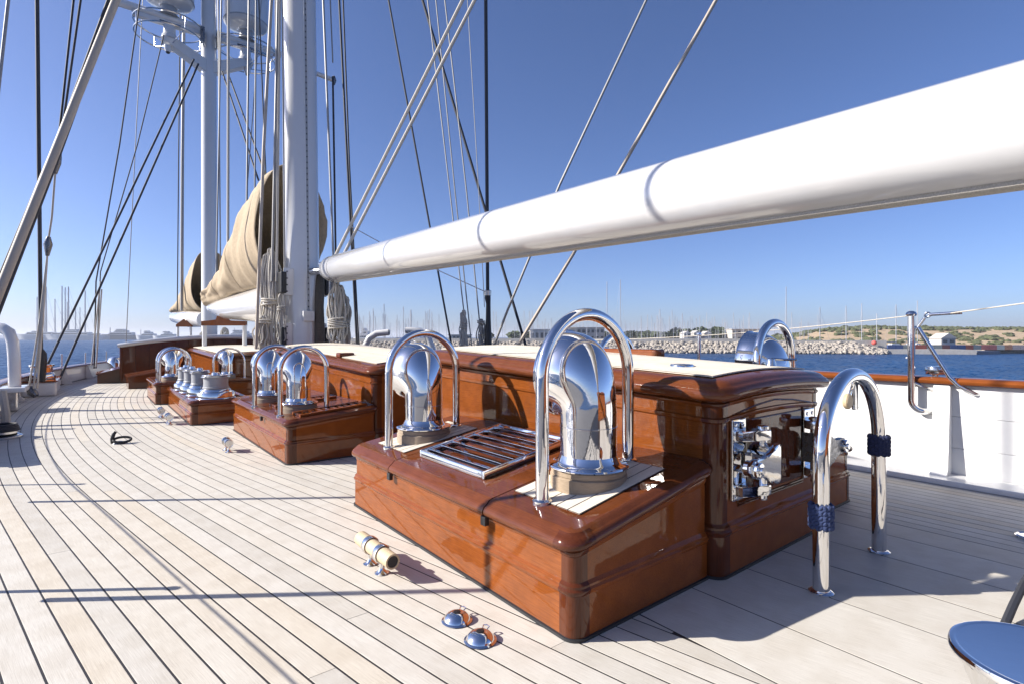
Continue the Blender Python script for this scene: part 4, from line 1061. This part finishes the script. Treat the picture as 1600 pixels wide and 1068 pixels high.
b = BM(); tube(b, [at(92, 215, 9.6), at(90, 245, 9.6), at(88, 255, 9.6), at(86, 272, 9.6)], [.03, .06, .07, .03], 12); obj('upper_block', b, 'dark_steel', t)
b = BM(); tube(b, [at(86, 272, 9.6), at(81, 340, 9.7), at(76, 372, 9.8)], .016, 8); obj('pendant', b, 'rope_grey', t)
b = BM(); tube(b, [at(76, 370, 9.8), at(75, 382, 9.8), at(74, 400, 9.8)], [.03, .07, .03], 12); obj('lower_block', b, 'dark_steel', t)
for dx in (-3, 1.5, 5):
    b = BM(); tube(b, [at(74, 398, 9.8), at(64+dx*.6, 500, 10), at(50+dx*1.6, 606, 10.2)], .016, 8); obj('fall', b, 'rope', t)
b = BM(); tube(b, [at(46, 604, 10.2), at(50, 612, 10.2), at(56, 618, 10.2)], [.05, .08, .05], 10); obj('foot_block', b, 'dark_steel', t)
line('rope_tackle', 'two pale strands from the far rail up to the crossing lines', [at(157, 440, 14.5), at(143, 570, 14.5), at(150, 572, 14.5), at(159, 452, 14.5)], .018, 'rope', 'rope')
t = thing('runner_pole', 'thick tan covered stay slanting across the upper left corner', 'stay', tuple(at(-40, 560, 7.6)))
b = BM(); pa, pb = at(183, -4, 9.4), at(-4, 463, 7.8); tube(b, [pa+(pa-pb)*1.5, pa, pb, pb+(pb-pa)*.25], .062, 16); obj('sleeve', b, 'pole_tan', t)
line('runner', 'black wire along the upper left side of the tan covered stay', [at(200, -90, 9.8), at(168, 5, 9.7), at(97, 200, 9.1), at(-30, 505, 8)], .03, 'rope_dark', 'rigging')
line('runner', 'black wire along the lower right side of the tan covered stay', [at(205, -70, 9.9), at(93, 240, 9.2), at(-30, 560, 8)], .03, 'rope_dark', 'rigging')
rig('stay', 'short pale stay in the top left corner', [(13, 0), (0, 118), (-10, 210)], 4.6, 6, 'wire')
# white bent davit pipes beyond the roofs on the starboard side
for lab, pts in (('left white bent pipe beyond the second deckhouse roof', [(569, 560), (571, 540), (577, 528), (588, 521), (608, 519)]), ('right white bent pipe seen through the hoop beyond the roof', [(684, 565), (676, 545), (668, 525), (656, 517), (640, 516), (634, 516)])):
    t = thing('vent_pipe', lab, 'pipe', tuple(at(*pts[0], 10.6)))
    b = BM(); tube(b, [at(x, y, 10.6) for x, y in pts], .065, 16); obj('pipe', b, 'white_gloss', t)
    b = BM(); p, q = at(*pts[-1], 10.6), at(*pts[-2], 10.6); tube(b, [p-(q-p).normalized()*-.004, p+(p-q).normalized()*.006], .05, 16); obj('mouth', b, 'black', t)

# ================================================================== SEA, HARBOUR, FAR SHORE
SEA = -2.75; EH = EYE-SEA                       # eye is 4 m above the water
m, n, b_ = nt('sea_water'); MATS['sea_water'] = m
setp(b_, Roughness=.30); b_.inputs['Specular IOR Level'].default_value = .10; b_.inputs['Base Color'].default_value = (.009, .047, .132, 1); b_.inputs['IOR'].default_value = 1.33
def wave(scale, k):
    t = tex(n, 'Object', scale, Detail=3.0, Roughness=.6, Distortion=.4)
    su = n.nodes.new('ShaderNodeVectorMath'); su.operation = 'SUBTRACT'; su.inputs[1].default_value = (.5, .5, .5)
    mu = n.nodes.new('ShaderNodeVectorMath'); mu.operation = 'MULTIPLY'; mu.inputs[1].default_value = (k, k, 0)
    n.links.new(t.outputs['Color'], su.inputs[0]); n.links.new(su.outputs[0], mu.inputs[0]); return mu.outputs[0]
ge = n.nodes.new('ShaderNodeNewGeometry'); cur = ge.outputs['Normal']
for sc3, k in (((.22, .34, .3), 3.0), ((.04, .06, .06), 1.2), ((1.1, 1.1, 1.1), 1.2)):      # swell, gust patches, ripples
    a_ = n.nodes.new('ShaderNodeVectorMath'); a_.operation = 'ADD'; n.links.new(cur, a_.inputs[0]); n.links.new(wave(sc3, k), a_.inputs[1]); cur = a_.outputs[0]
nm_ = n.nodes.new('ShaderNodeVectorMath'); nm_.operation = 'NORMALIZE'; n.links.new(cur, nm_.inputs[0]); n.links.new(nm_.outputs[0], b_.inputs['Normal'])
b = BM(); c = ray(800, HORIZON)*2600
bmesh.ops.create_circle(b, cap_ends=True, segments=64, radius=6500, matrix=Matrix.Translation((0, 0, SEA)))
sea = obj('sea', b, 'sea_water', None, False); sea['kind'] = 'structure'; sea['label'] = 'rippled deep blue sea'
plain('concrete', (.40, .385, .36), .85, var=.12, scale=.4)
plain('rock', (.34, .305, .26), .9, var=.28, scale=.35, bmp=.5, bscale=3)
plain('sand', (.42, .31, .19), .95, var=.18, scale=.05)
plain('scrub', (.075, .085, .035), .95, var=.4, scale=.4)
plain('leaf', (.075, .095, .045), .9, var=.4, scale=.6)
plain('bark', (.12, .09, .065), .9)
plain('plaster', (.47, .44, .40), .8, var=.06, scale=.5)
plain('roof_tile', (.40, .33, .28), .8, var=.1)
plain('window_glass', (.05, .06, .075), .15)
plain('spar_grey', (.36, .37, .40), .5, var=.05)
plain('boat_white', (.52, .535, .55), .4, var=.04)
plain('hull_grey', (.40, .43, .47), .4, var=.05)
plain('hull_dark', (.10, .12, .16), .4, var=.1)
for nm, c in (('block_blue', (.045, .085, .22)), ('block_red', (.30, .075, .05)), ('block_maroon', (.12, .04, .045)), ('block_grey', (.22, .25, .25)), ('block_orange', (.60, .27, .14)), ('block_cream', (.56, .54, .44)), ('block_pink', (.62, .46, .38)), ('block_coral', (.55, .17, .14)), ('buoy_red', (.55, .09, .07))):
    plain(nm, c, .7, var=.12, scale=1)
def far(px, d, z=SEA): p = at(px, HORIZON, d); return Vector((p.x, p.y, z))
FW = Vector((SY, CY, 0)); RT = Vector((CY, -SY, 0))
# breakwater: a concrete wall with a rubble slope in front
def bw_depth(px): return lerp(150, 128, (px-540)/860)
t = thing('breakwater', 'long grey concrete breakwater wall above a slope of pale boulders', 'breakwater', tuple(far(970, 138)))
b = BM(); prev = None
for k in range(30):
    px = 520+k*30; d = bw_depth(px); p = far(px, d)
    top = EYE-.45
    if px > 1195: top = EYE-.85
    cur = [b.verts.new(p+Vector((0, 0, z))+FW*dd) for dd, z in ((1.0, -1), (1.0, top-SEA), (3.5, top-SEA), (3.5, -1))]
    if prev:
        for j in range(3): b.faces.new((prev[j], prev[j+1], cur[j+1], cur[j]))
    prev = cur
obj('wall', b, 'concrete', t, False)
_ico = bmesh.new(); bmesh.ops.create_icosphere(_ico, subdivisions=1, radius=1)
ICO_V = [v.co.copy() for v in _ico.verts]; ICO_F = [tuple(v.index for v in f.verts) for f in _ico.faces]; _ico.free()
class Lumps:
    def __init__(self): self.v = []; self.f = []
    def add(self, M, jit, rnd):
        o = len(self.v)
        for c in ICO_V:
            p = M @ c; self.v.append((p.x+rnd.uniform(-jit, jit), p.y+rnd.uniform(-jit, jit), p.z+rnd.uniform(-jit, jit)))
        for f in ICO_F: self.f.append(tuple(i+o for i in f))
    def build(self, name, m, parent=None):
        me = bpy.data.meshes.new(name); org = ORIGIN.get(parent.name, Vector()) if parent else Vector()
        me.from_pydata([(x-org.x, y-org.y, z-org.z) for x, y, z in self.v], [], self.f); me.materials.append(MATS[m])
        o = bpy.data.objects.new(name, me); col.objects.link(o); o.parent = parent; o['kind'] = 'stuff'; return o
lum = Lumps(); rnd = random.Random(5)
for i in range(3400):
    px = rnd.uniform(520, 1388); d = bw_depth(px); u = rnd.random()
    taper = 1-smooth(1330, 1388, px)
    base = far(px, d-5.5+u*6.4); s = rnd.uniform(.28, .62)
    M = Matrix.Translation(base+Vector((0, 0, .1+u*2.35*(.25+.75*taper)+rnd.uniform(-.15, .25)))) @ Matrix.Rotation(rnd.uniform(0, 6), 4, 'Z') @ Matrix.Rotation(rnd.uniform(0, 3), 4, 'X') @ Matrix.Diagonal((s*rnd.uniform(.8, 1.5), s*rnd.uniform(.7, 1.1), s*rnd.uniform(.6, 1), 1))
    lum.add(M, .1, rnd)
lum.build('boulder', 'rock', t)
b = BM(); bmesh.ops.create_uvsphere(b, u_segments=20, v_segments=12, radius=.55, matrix=Matrix.Translation(far(1366, 129, EYE-1.45)))
tag(obj('marker_ball', b, 'buoy_red'), 'red round marker on the end of the breakwater', 'marker')
# low quay with painted blocks at right
t = thing('quay', 'low pale concrete quay at right with a dark ramp end', 'quay', tuple(far(1480, 128)))
b = BM(); A, B = far(1372, 127), far(1526, 122)
def slab(b, A, B, depth, z0, z1):
    q = [A, B, B+FW*depth, A+FW*depth]; lo = [b.verts.new((p.x, p.y, z0)) for p in q]; hi = [b.verts.new((p.x, p.y, z1)) for p in q]
    b.faces.new(hi); b.faces.new(lo[::-1])
    for j in range(4): b.faces.new((lo[j], lo[(j+1) % 4], hi[(j+1) % 4], hi[j]))
slab(b, A, B, 9, SEA-1, SEA+1.05); obj('slab', b, 'concrete', t, False)
b = BM(); slab(b, far(1527, 123), far(1562, 125), 6, SEA-1, SEA+.75); obj('ramp', b, 'hull_dark', t, False)
b = BM(); slab(b, far(1540, 131), far(1760, 131), 30, SEA-1, SEA+.9); obj('shore_slab', b, 'rock', t, False)
cols = ['blue', 'blue', 'grey', 'red', 'red', 'grey', 'grey', 'maroon', 'blue', 'blue', 'red', 'grey', 'coral', 'coral', 'cream', 'orange', 'pink', 'pink', 'cream']
x = 1387
names = {'blue': 'blue', 'grey': 'grey', 'red': 'brick red', 'maroon': 'maroon', 'coral': 'coral red', 'cream': 'cream', 'orange': 'orange', 'pink': 'pale pink'}
seen = {}
for i, cc in enumerate(cols):
    w = 12.2; d = 129
    b = BM(); slab(b, far(x+.15, d), far(x+w-.15, d), 2.2, SEA+.9, SEA+2.05)
    seen[cc] = seen.get(cc, 0)+1
    o = obj('painted_block', b, 'block_'+cc, None, False)
    tag(o, '%s painted block on the low quay, %s of that colour from the left' % (names[cc], ['first', 'second', 'third', 'fourth'][seen[cc]-1]), 'block', 'painted blocks along the quay'); x += w
# land behind: terrain strip rising to a scrubby hill at right
b = BM(); prev = None; hillpts = []
def hill(px, v):
    h = -1.2+8.4*smooth(1150, 1330, px)-.5*smooth(1380, 1640, px)+.8*noise.noise(Vector((px*.02, v*3, 1)))*smooth(1150, 1250, px)
    return lerp(SEA+.8, SEA+2+h*.9, smooth(0, .75, v))+.5*noise.noise(Vector((px*.05, v*6, 4)))*v
for i in range(80):
    px = 480+i*16; cur = []
    for j in range(9):
        v = j/8; d = 175+v*150
        if px < 1150: d = 240+v*120
        p = far(px, d); cur.append(b.verts.new((p.x, p.y, hill(px, v) if j else SEA-1)))
    if prev:
        for j in range(8): b.faces.new((prev[j], prev[j+1], cur[j+1], cur[j]))
    prev = cur
land = obj('far_shore', b, 'sand'); land['kind'] = 'structure'; land['label'] = 'sandy hillside and shore behind the harbour'
lum = Lumps(); rnd = random.Random(9)
for i in range(1500):
    px = rnd.uniform(1180, 1700); v = rnd.random()**.7; d = 175+v*150
    if rnd.random() > .35+.6*smooth(.45, .9, v): continue
    p = far(px, d); s = rnd.uniform(.5, 1.5)*(1+.6*v); z = hill(px, v)
    for j in range(3):
        M = Matrix.Translation((p.x+rnd.uniform(-1, 1)*s, p.y+rnd.uniform(-1, 1)*s, z+s*.2)) @ Matrix.Rotation(rnd.uniform(0, 6), 4, 'Z') @ Matrix.Diagonal((s*1.2, s, s*rnd.uniform(.4, .7), 1))
        lum.add(M @ Matrix.Scale(.8, 4), .2*s, rnd)
sc_ = lum.build('hillside_scrub', 'scrub'); sc_['label'] = 'dark green scrub covering the sandy hillside'; sc_['category'] = 'scrub'
# trees along the far shore
def tree_mesh(seed, h):
    rnd = random.Random(seed); tr = BM(); tube(tr, [(0, 0, 0), (.1, 0, h*.3), (.0, .1, h*.6)], [.3, .22, .1], 7)
    for k in range(4):
        a = rnd.uniform(0, 6.3); tube(tr, [(0, 0, h*.4), (math.cos(a)*h*.2, math.sin(a)*h*.2, h*.65)], [.12, .05], 5)
    cr = BM()
    for k in range(420):
        a = rnd.uniform(0, 6.3); rr = rnd.random()**.5*h*.42; zz = rnd.uniform(.3, 1.0)*h
        if rr > h*.42*math.sin(math.pi*min(1, max(.05, (zz/h-.22)/.8)))**.6: continue
        c = Vector((math.cos(a)*rr, math.sin(a)*rr, zz)); s = rnd.uniform(.25, .6)
        u = Vector((rnd.uniform(-1, 1), rnd.uniform(-1, 1), rnd.uniform(-1, 1))).normalized(); w = u.orthogonal().normalized()
        vs = [cr.verts.new(c+(u*math.cos(q)+w*math.sin(q))*s) for q in (0, 1.5, 3.1, 4.6)]; cr.faces.new(vs)
    return tr, cr
protos = []
rnd = random.Random(21)
tree_px = [804, 818, 834, 925, 940, 968, 978, 993, 1006, 1020, 1034, 1047, 1065, 1080, 1094, 1120, 1134, 1142, 808, 822, 838, 985, 1000, 1012, 1028, 1040, 1058, 1072, 1086, 1100, 1112, 1126, 960, 940, 1196, 1215, 760, 1320, 1445]
for i, px in enumerate(tree_px):
    d = 262+rnd.uniform(-10, 25) if px < 1190 else 318
    h = rnd.uniform(6.6, 8.0) if 1050 < px < 1130 else rnd.uniform(4.8, 6.6) if px < 1190 else 3
    base = far(px, d, SEA+.9 if px < 1190 else hill(px, .95)-.3)
    lab = 'low green tree on the far shore behind the breakwater masts'
    if i < 3:
        t = thing('shore_tree', lab, 'tree', (0, 0, 0), 'trees on the far shore'); tr, cr = tree_mesh(i, 5.0)
        obj('trunk', tr, 'bark', t); obj('crown', cr, 'leaf', t, False); protos.append(t)
    else: t = copy_tree(protos[i % 3])
    t.location = base; s = h/5.0; t.scale = (s*1.5, s*1.5, s); t.rotation_euler.z = i*1.3
# buildings
def house(label, px, d, w, h, dep, roof='flat', z=SEA+1.8, rows=2, cols_=4):
    t = thing('shore_house', label, 'building', tuple(far(px, d, z))); c = far(px, d, z)
    def P(u, v, zz): return c+RT*u+FW*v+Vector((0, 0, zz))
    def bx(u0, u1, v0, v1, z0, z1):
        b = BM(); q = [(u0, v0), (u1, v0), (u1, v1), (u0, v1)]
        lo = [b.verts.new(P(u, v, z0)) for u, v in q]; hi = [b.verts.new(P(u, v, z1)) for u, v in q]
        b.faces.new(hi); b.faces.new(lo[::-1])
        for j in range(4): b.faces.new((lo[j], lo[(j+1) % 4], hi[(j+1) % 4], hi[j]))
        return b
    obj('wall', bx(-w/2, w/2, 0, dep, -1, h), 'plaster', t, False)
    if roof == 'gable':
        b = BM(); A = [b.verts.new(P(u, v, zz)) for u, v, zz in ((-w/2-.3, -.3, h), (w/2+.3, -.3, h), (0, -.3, h+w*.36))]; B = [b.verts.new(P(u, v, zz)) for u, v, zz in ((-w/2-.3, dep, h), (w/2+.3, dep, h), (0, dep, h+w*.36))]
        b.faces.new(A); b.faces.new(B[::-1])
        for j in range(3): b.faces.new((A[j], A[(j+1) % 3], B[(j+1) % 3], B[j]))
        obj('roof', b, 'plaster', t, False)
    else: obj('roof', bx(-w/2-.4, w/2+.4, -.5, dep, h+.002, h+.35), 'plaster', t, False)
    for r in range(rows):
        for k in range(cols_):
            u = lerp(-w/2, w/2, (k+.5)/cols_); z0 = h*(r+.3)/rows; o = obj('window', bx(u-w/cols_*.3, u+w/cols_*.3, -.06, .1, z0, z0+h/rows*.45), 'window_glass', t, False)
house('long low pale building behind the masts left of the foreground hoop', 865, 250, 22, 5.4, 8, rows=1, cols_=10)
house('wide pale two storey building among the trees near the hoop', 912, 256, 20, 6.4, 8, rows=2, cols_=9)
house('left of three gabled white houses among the trees', 1074, 240, 3.2, 3.6, 6, 'gable', rows=2, cols_=2)
house('middle of three gabled white houses among the trees', 1090, 241, 3.2, 3.8, 6, 'gable', rows=2, cols_=2)
house('right of three gabled white houses among the trees', 1106, 242, 3.2, 3.6, 6, 'gable', rows=2, cols_=2)
house('pale flat roofed building with long balconies right of the gabled houses', 1166, 246, 13, 5.4, 8, rows=2, cols_=6)
house('white gabled shed on the shore in front of the hill', 1482, 172, 4.6, 1.9, 5, 'gable', SEA+1.6, 1, 2)
house('low white harbour office with dark upper windows left of the starboard hank', 718, 200, 8, 1.5, 5, 'flat', SEA+3.0, 1, 6)
# moored sailing boats behind the breakwater
def sailboat(label, px, d, hm, group=None, tilt=0, jib=True):
    t = thing('moored_sailboat', label, 'sailboat', (0, 0, 0), group)
    b = BM(); prev = None
    for k in range(7):
        u = k/6; w = 1.5*math.sin(math.pi*min(.96, .12+u*.85))**.7; y = lerp(-4.5, 4.5, u)
        cur = [b.verts.new(p) for p in ((y, -w*.4, -.1), (y, -w, 1.1+.25*u), (y, w, 1.1+.25*u), (y, w*.4, -.1))]
        if prev:
            for j in range(3): b.faces.new((prev[j], prev[j+1], cur[j+1], cur[j]))
        else: b.faces.new(cur)
        prev = cur
    b.faces.new(prev); obj('hull', b, 'boat_white', t)
    b = BM(); prism(b, [(-2, 1.2), (1.5, 1.2), (1.0, 1.75), (-1.6, 1.8)], 'y', -.8, .8, .05); obj('cabin', b, 'boat_white', t)
    b = BM(); tube(b, [(.5, 0, 1.2), (.5, 0, hm)], .12, 6); obj('mast', b, 'spar_grey', t)
    b = BM(); tube(b, [(.5, -.9, hm*.55), (.5, .9, hm*.55)], .04, 5); tube(b, [(4.4, 0, 1.4), (.5, 0, hm*.95)], .025, 5); tube(b, [(-4.4, 0, 1.4), (.5, 0, hm)], .02, 5); obj('rigging', b, 'spar_grey', t)
    b = BM(); tube(b, [(.4, 0, 2.3), (-3.2, 0, 2.3)], .13, 8); obj('boom', b, 'block_blue', t)
    t.location = far(px, d); t.rotation_euler.z = rnd.uniform(-.6, .6); return t
rnd = random.Random(33)
base = [sailboat('distant moored sailing boat with bare mast behind the breakwater', 600, 190, 12, 'moored boats behind the breakwater'), sailboat('distant moored sailing boat with bare mast behind the breakwater', 640, 200, 14, 'moored boats behind the breakwater')]
for i in range(210):
    px = rnd.uniform(556, 1190) if i < 192 else rnd.uniform(1190, 1300)
    c = copy_tree(base[i % 2]); d = rnd.uniform(175, 330); s = rnd.uniform(.55, 1.0)*(d/220)
    if px < 700: s *= 1.15
    c.location = far(px, d); c.scale = (s*.8, s*.8, s); c.rotation_euler.z = rnd.uniform(-.7, .7)
for px, d, top, lab in ((968, 190, 437, 'tall masted sailing boat above the foreground hoop at right'), (948, 210, 440, 'sailing boat with thin tall mast just left of the tallest mast'), (1228, 180, 448, 'sailing boat with tall white mast right of the starboard hoop'), (1279, 180, 480, 'sailing boat with forestay, second mast right of the starboard hoop'), (1321, 178, 478, 'sailing boat third right of the starboard hoop'), (1346, 178, 474, 'sailing boat fourth right of the starboard hoop'), (1398, 178, 476, 'sailing boat left beside the gate stanchion'), (1422, 178, 484, 'sailing boat hidden behind the gate stanchion'), (1370, 180, 490, 'sailing boat with short mast between two taller ones'), (1030, 200, 483, 'sailing boat with thin mast right of the foreground hoop'), (1065, 195, 490, 'sailing boat with white mast before the gabled houses'), (598, 170, 475, 'sailing boat with tall mast above the left bent pipe'), (640, 175, 484, 'sailing boat with tall mast above the right bent pipe'), (1433, 180, 470, 'boat with whip aerial behind the gate stanchion top')):
    hm = EYE+(HORIZON-top)*d/FPX-SEA
    sailboat(lab, px, d, hm)
b = BM(); p = far(1417, 100, SEA); lathe(b, [(0, -.1), (.18, -.05), (.22, .1), (.12, .25), (0, .3)], 14, p); tag(obj('buoy', b, 'boat_white'), 'tiny white buoy on the water left of the gate stanchion', 'buoy')
# big yachts along the far left quay
def superyacht(label, px0, px1, d, hull_h, tiers, hullm, masts, tall=()):
    c0, c1 = far(px0, d), far(px1, d); L = (c1-c0).length
    t = thing('large_yacht', label, 'yacht', tuple(c0)); ux = (c1-c0).normalized(); uy = Vector((-ux.y, ux.x, 0))
    def P(u, v, z): return c0+ux*u*L+uy*v+Vector((0, 0, z))
    b = BM(); prev = None
    for k in range(11):
        u = k/10; w = 4.5*(1 if u > .25 else smooth(-.02, .25, u)); top = hull_h*(1+.25*(1-u)**2); rk = .06*(1-u)*(u < .2)
        cur = [b.verts.new(P(u+.05*smooth(.2, 0, u), -w*.7, -.3)), b.verts.new(P(u, -w, top)), b.verts.new(P(u, w, top)), b.verts.new(P(u+.05*smooth(.2, 0, u), w*.7, -.3))]
        if prev:
            for j in range(3): b.faces.new((prev[j], prev[j+1], cur[j+1], cur[j]))
        prev = cur
    b.faces.new(prev); obj('hull', b, hullm, t, True, 30)
    z = hull_h
    for i, (u0, u1, hh) in enumerate(tiers):
        b = BM(); prism(b, [(u0*L, z), (u1*L, z), (u1*L-.5, z+hh), (u0*L+hh*1.2, z+hh)], 'y', -3.6+i*.4, 3.6-i*.4, .1)
        xf(b, Matrix.Translation(c0) @ Matrix.Rotation(math.atan2(ux.y, ux.x), 4, 'Z')); dk = obj('superstructure', b, 'boat_white', t)
        b = BM(); prism(b, [(u0*L+hh*.9, z+hh*.35), (u1*L-1, z+hh*.35), (u1*L-1, z+hh*.7), (u0*L+hh*1.3, z+hh*.7)], 'y', -3.66+i*.4, 3.66-i*.4); xf(b, Matrix.Translation(c0) @ Matrix.Rotation(math.atan2(ux.y, ux.x), 4, 'Z')); obj('window_band', b, 'window_glass', dk)
        z += hh
    for px, top, w in masts:
        u = (px-px0)/(px1-px0); zz = (HORIZON-top)*d/FPX+EH
        b = BM(); tube(b, [P(u, 0, hull_h), P(u-.002*(top < 500), 0, zz)], [w*d/FPX/2, w*d/FPX/2*.6], 8); ms = obj('mast', b, 'spar_grey', t)
        if top < 500:
            b = BM(); tube(b, [P(u, 0, zz), P(u+.25, 0, hull_h+1)], .12, 5); tube(b, [P(u, 0, zz*.5), P(u, -3, zz*.5)], .15, 5); obj('rigging', b, 'spar_grey', ms)
z7 = 700
_sy = superyacht
def superyacht(label, a, b, d, hh, tiers, *r): return _sy(label, a, b, d, hh*1.8, tuple((u, v, h*1.9) for u, v, h in tiers)+((.4, .62, 1.6),), *r)
superyacht('large sailing yacht at far left with tall lattice mast', 24, 92, z7, 3.4, ((.25, .9, 2.0),), 'boat_white', ((58, 464, 2.2), (72, 448, 3.2), (69, 490, 2)))
superyacht('long grey sailing yacht with three tall masts on the far left water', 70, 158, 690, 3.2, ((.12, .8, 1.8), (.3, .6, 1.4)), 'boat_white', ((97, 447, 2.4), (102, 449, 2), (107, 448, 2.6), (86, 467, 2), (105, 472, 1.4)))
superyacht('grey sailing yacht with two raking masts behind the dotted lines', 100, 168, 720, 3.0, ((.2, .8, 1.6),), 'hull_grey', ((118, 474, 2), (133, 454, 2.4), (125, 480, 1.6)))
superyacht('dark hulled motor yacht in the middle of the far left row', 158, 218, 740, 3.4, ((.2, .85, 2.0), (.35, .7, 1.6)), 'hull_dark', ((172, 512, 2),))
superyacht('white motor yacht with sloping bow left of the breakwater house', 212, 246, 700, 2.6, ((.25, .9, 1.7), (.4, .75, 1.2)), 'boat_white', ((220, 515, 1.6),))
superyacht('white motor yacht just above the breakwater house', 238, 280, 690, 2.4, ((.3, .9, 1.6), (.45, .7, 1.0)), 'boat_white', ((258, 517, 1.4),))
superyacht('pale motor yacht behind the farther mast', 340, 400, 600, 2.4, ((.3, .9, 1.8), (.4, .8, 1.2)), 'boat_white', ((366, 512, 1.4),))
superyacht('small pale motor yacht behind the nearest mast foot', 405, 470, 620, 2.4, ((.2, .9, 1.6),), 'boat_white', ())
superyacht('pale motor yacht with flying bridge left of the bent pipe', 552, 585, 300, 1.6, ((.2, .9, 1.2), (.35, .75, 1.1)), 'boat_white', ((566, 505, 1.6),))
b = BM(); slab(b, far(-60, 1900), far(240, 1900), 60, SEA-1, SEA+9); q = obj('far_coast', b, 'hull_grey', None, False); q['kind'] = 'structure'; q['label'] = 'low dark coast line at far left'  # bluish grey puts distance haze into the coast's colour

# aft deckhouse behind the photographer, seen only as reflections in varnish and chrome
AH, rzH = deckhouse('mahogany aft deckhouse behind the viewpoint, seen only in reflections', 1.2, 5.0, -8.5, -4.4, 1.75, 0, .1, 12)

# two more port shrouds stand just outside the left edge; their shadows cross the boom and the deck
rig('shroud', 'port shroud just outside the left edge whose shadow crosses the boom', [(-120, -900), (-105, 700)], 9.5, 4.0, 'rope_dark')
rig('shroud', 'second port shroud outside the left edge nearer the camera', [(-130, -900), (-128, 830)], 15, 2.5, 'rope_dark')

# port lifeline: its thin shadow runs along the side deck
_w = [(-.2, 1.7), (-.33, 2.64), (-.56, 3.9), (-.85, 5.5), (-1.12, 7), (-1.33, 9), (-1.41, 11), (-1.42, 13)]
def _cr(p0, p1, p2, p3, t): return tuple(.5*(2*b+(c-a)*t+(2*a-5*b+4*c-d)*t*t+(3*b-a-3*c+d)*t**3) for a, b, c, d in zip(p0, p1, p2, p3))
_p = [(*_cr(_w[max(0, i-1)], _w[i], _w[i+1], _w[min(len(_w)-1, i+2)], t/5), .64) for i in range(len(_w)-1) for t in range(5)]
line('lifeline', 'port lifeline at the left edge along the low rail', _p, .0045, 'rope_grey', 'wire')
stanchion('port stanchion third out of the left edge', edge_port(6.5)-.06, 6.5, 0, .66, .016)

# guessed, unseen quay added off the port quarter to grey the chrome's reflections
plain('added_quay_grey', (.13, .13, .135), .9, var=.25, scale=.6)
b = BM(); box(b, (-16, -40, SEA-1), (-2.2, 2.5, -.35), .05); q = obj('added_quay', b, 'added_quay_grey', None, False); q['kind'] = 'structure'; q['label'] = 'unseen grey quay added along the port quarter to grey the chrome'

b = BM(); box(b, (-6800, -6800, SEA-1.5), (6800, 6800, 42)); hz = bpy.data.materials.new('haze'); hz.use_nodes = True
hn = hz.node_tree; hn.nodes.remove(hn.nodes['Principled BSDF']); pv = hn.nodes.new('ShaderNodeVolumePrincipled')
pv.inputs['Density'].default_value = 0.0003; pv.inputs['Color'].default_value = (.85, .90, 1, 1); pv.inputs['Anisotropy'].default_value = .2
hn.links.new(pv.outputs[0], hn.nodes['Material Output'].inputs['Volume'])
o = obj('haze', b, hz, None, False); o['kind'] = 'stuff'; o['label'] = 'thin pale sea haze'
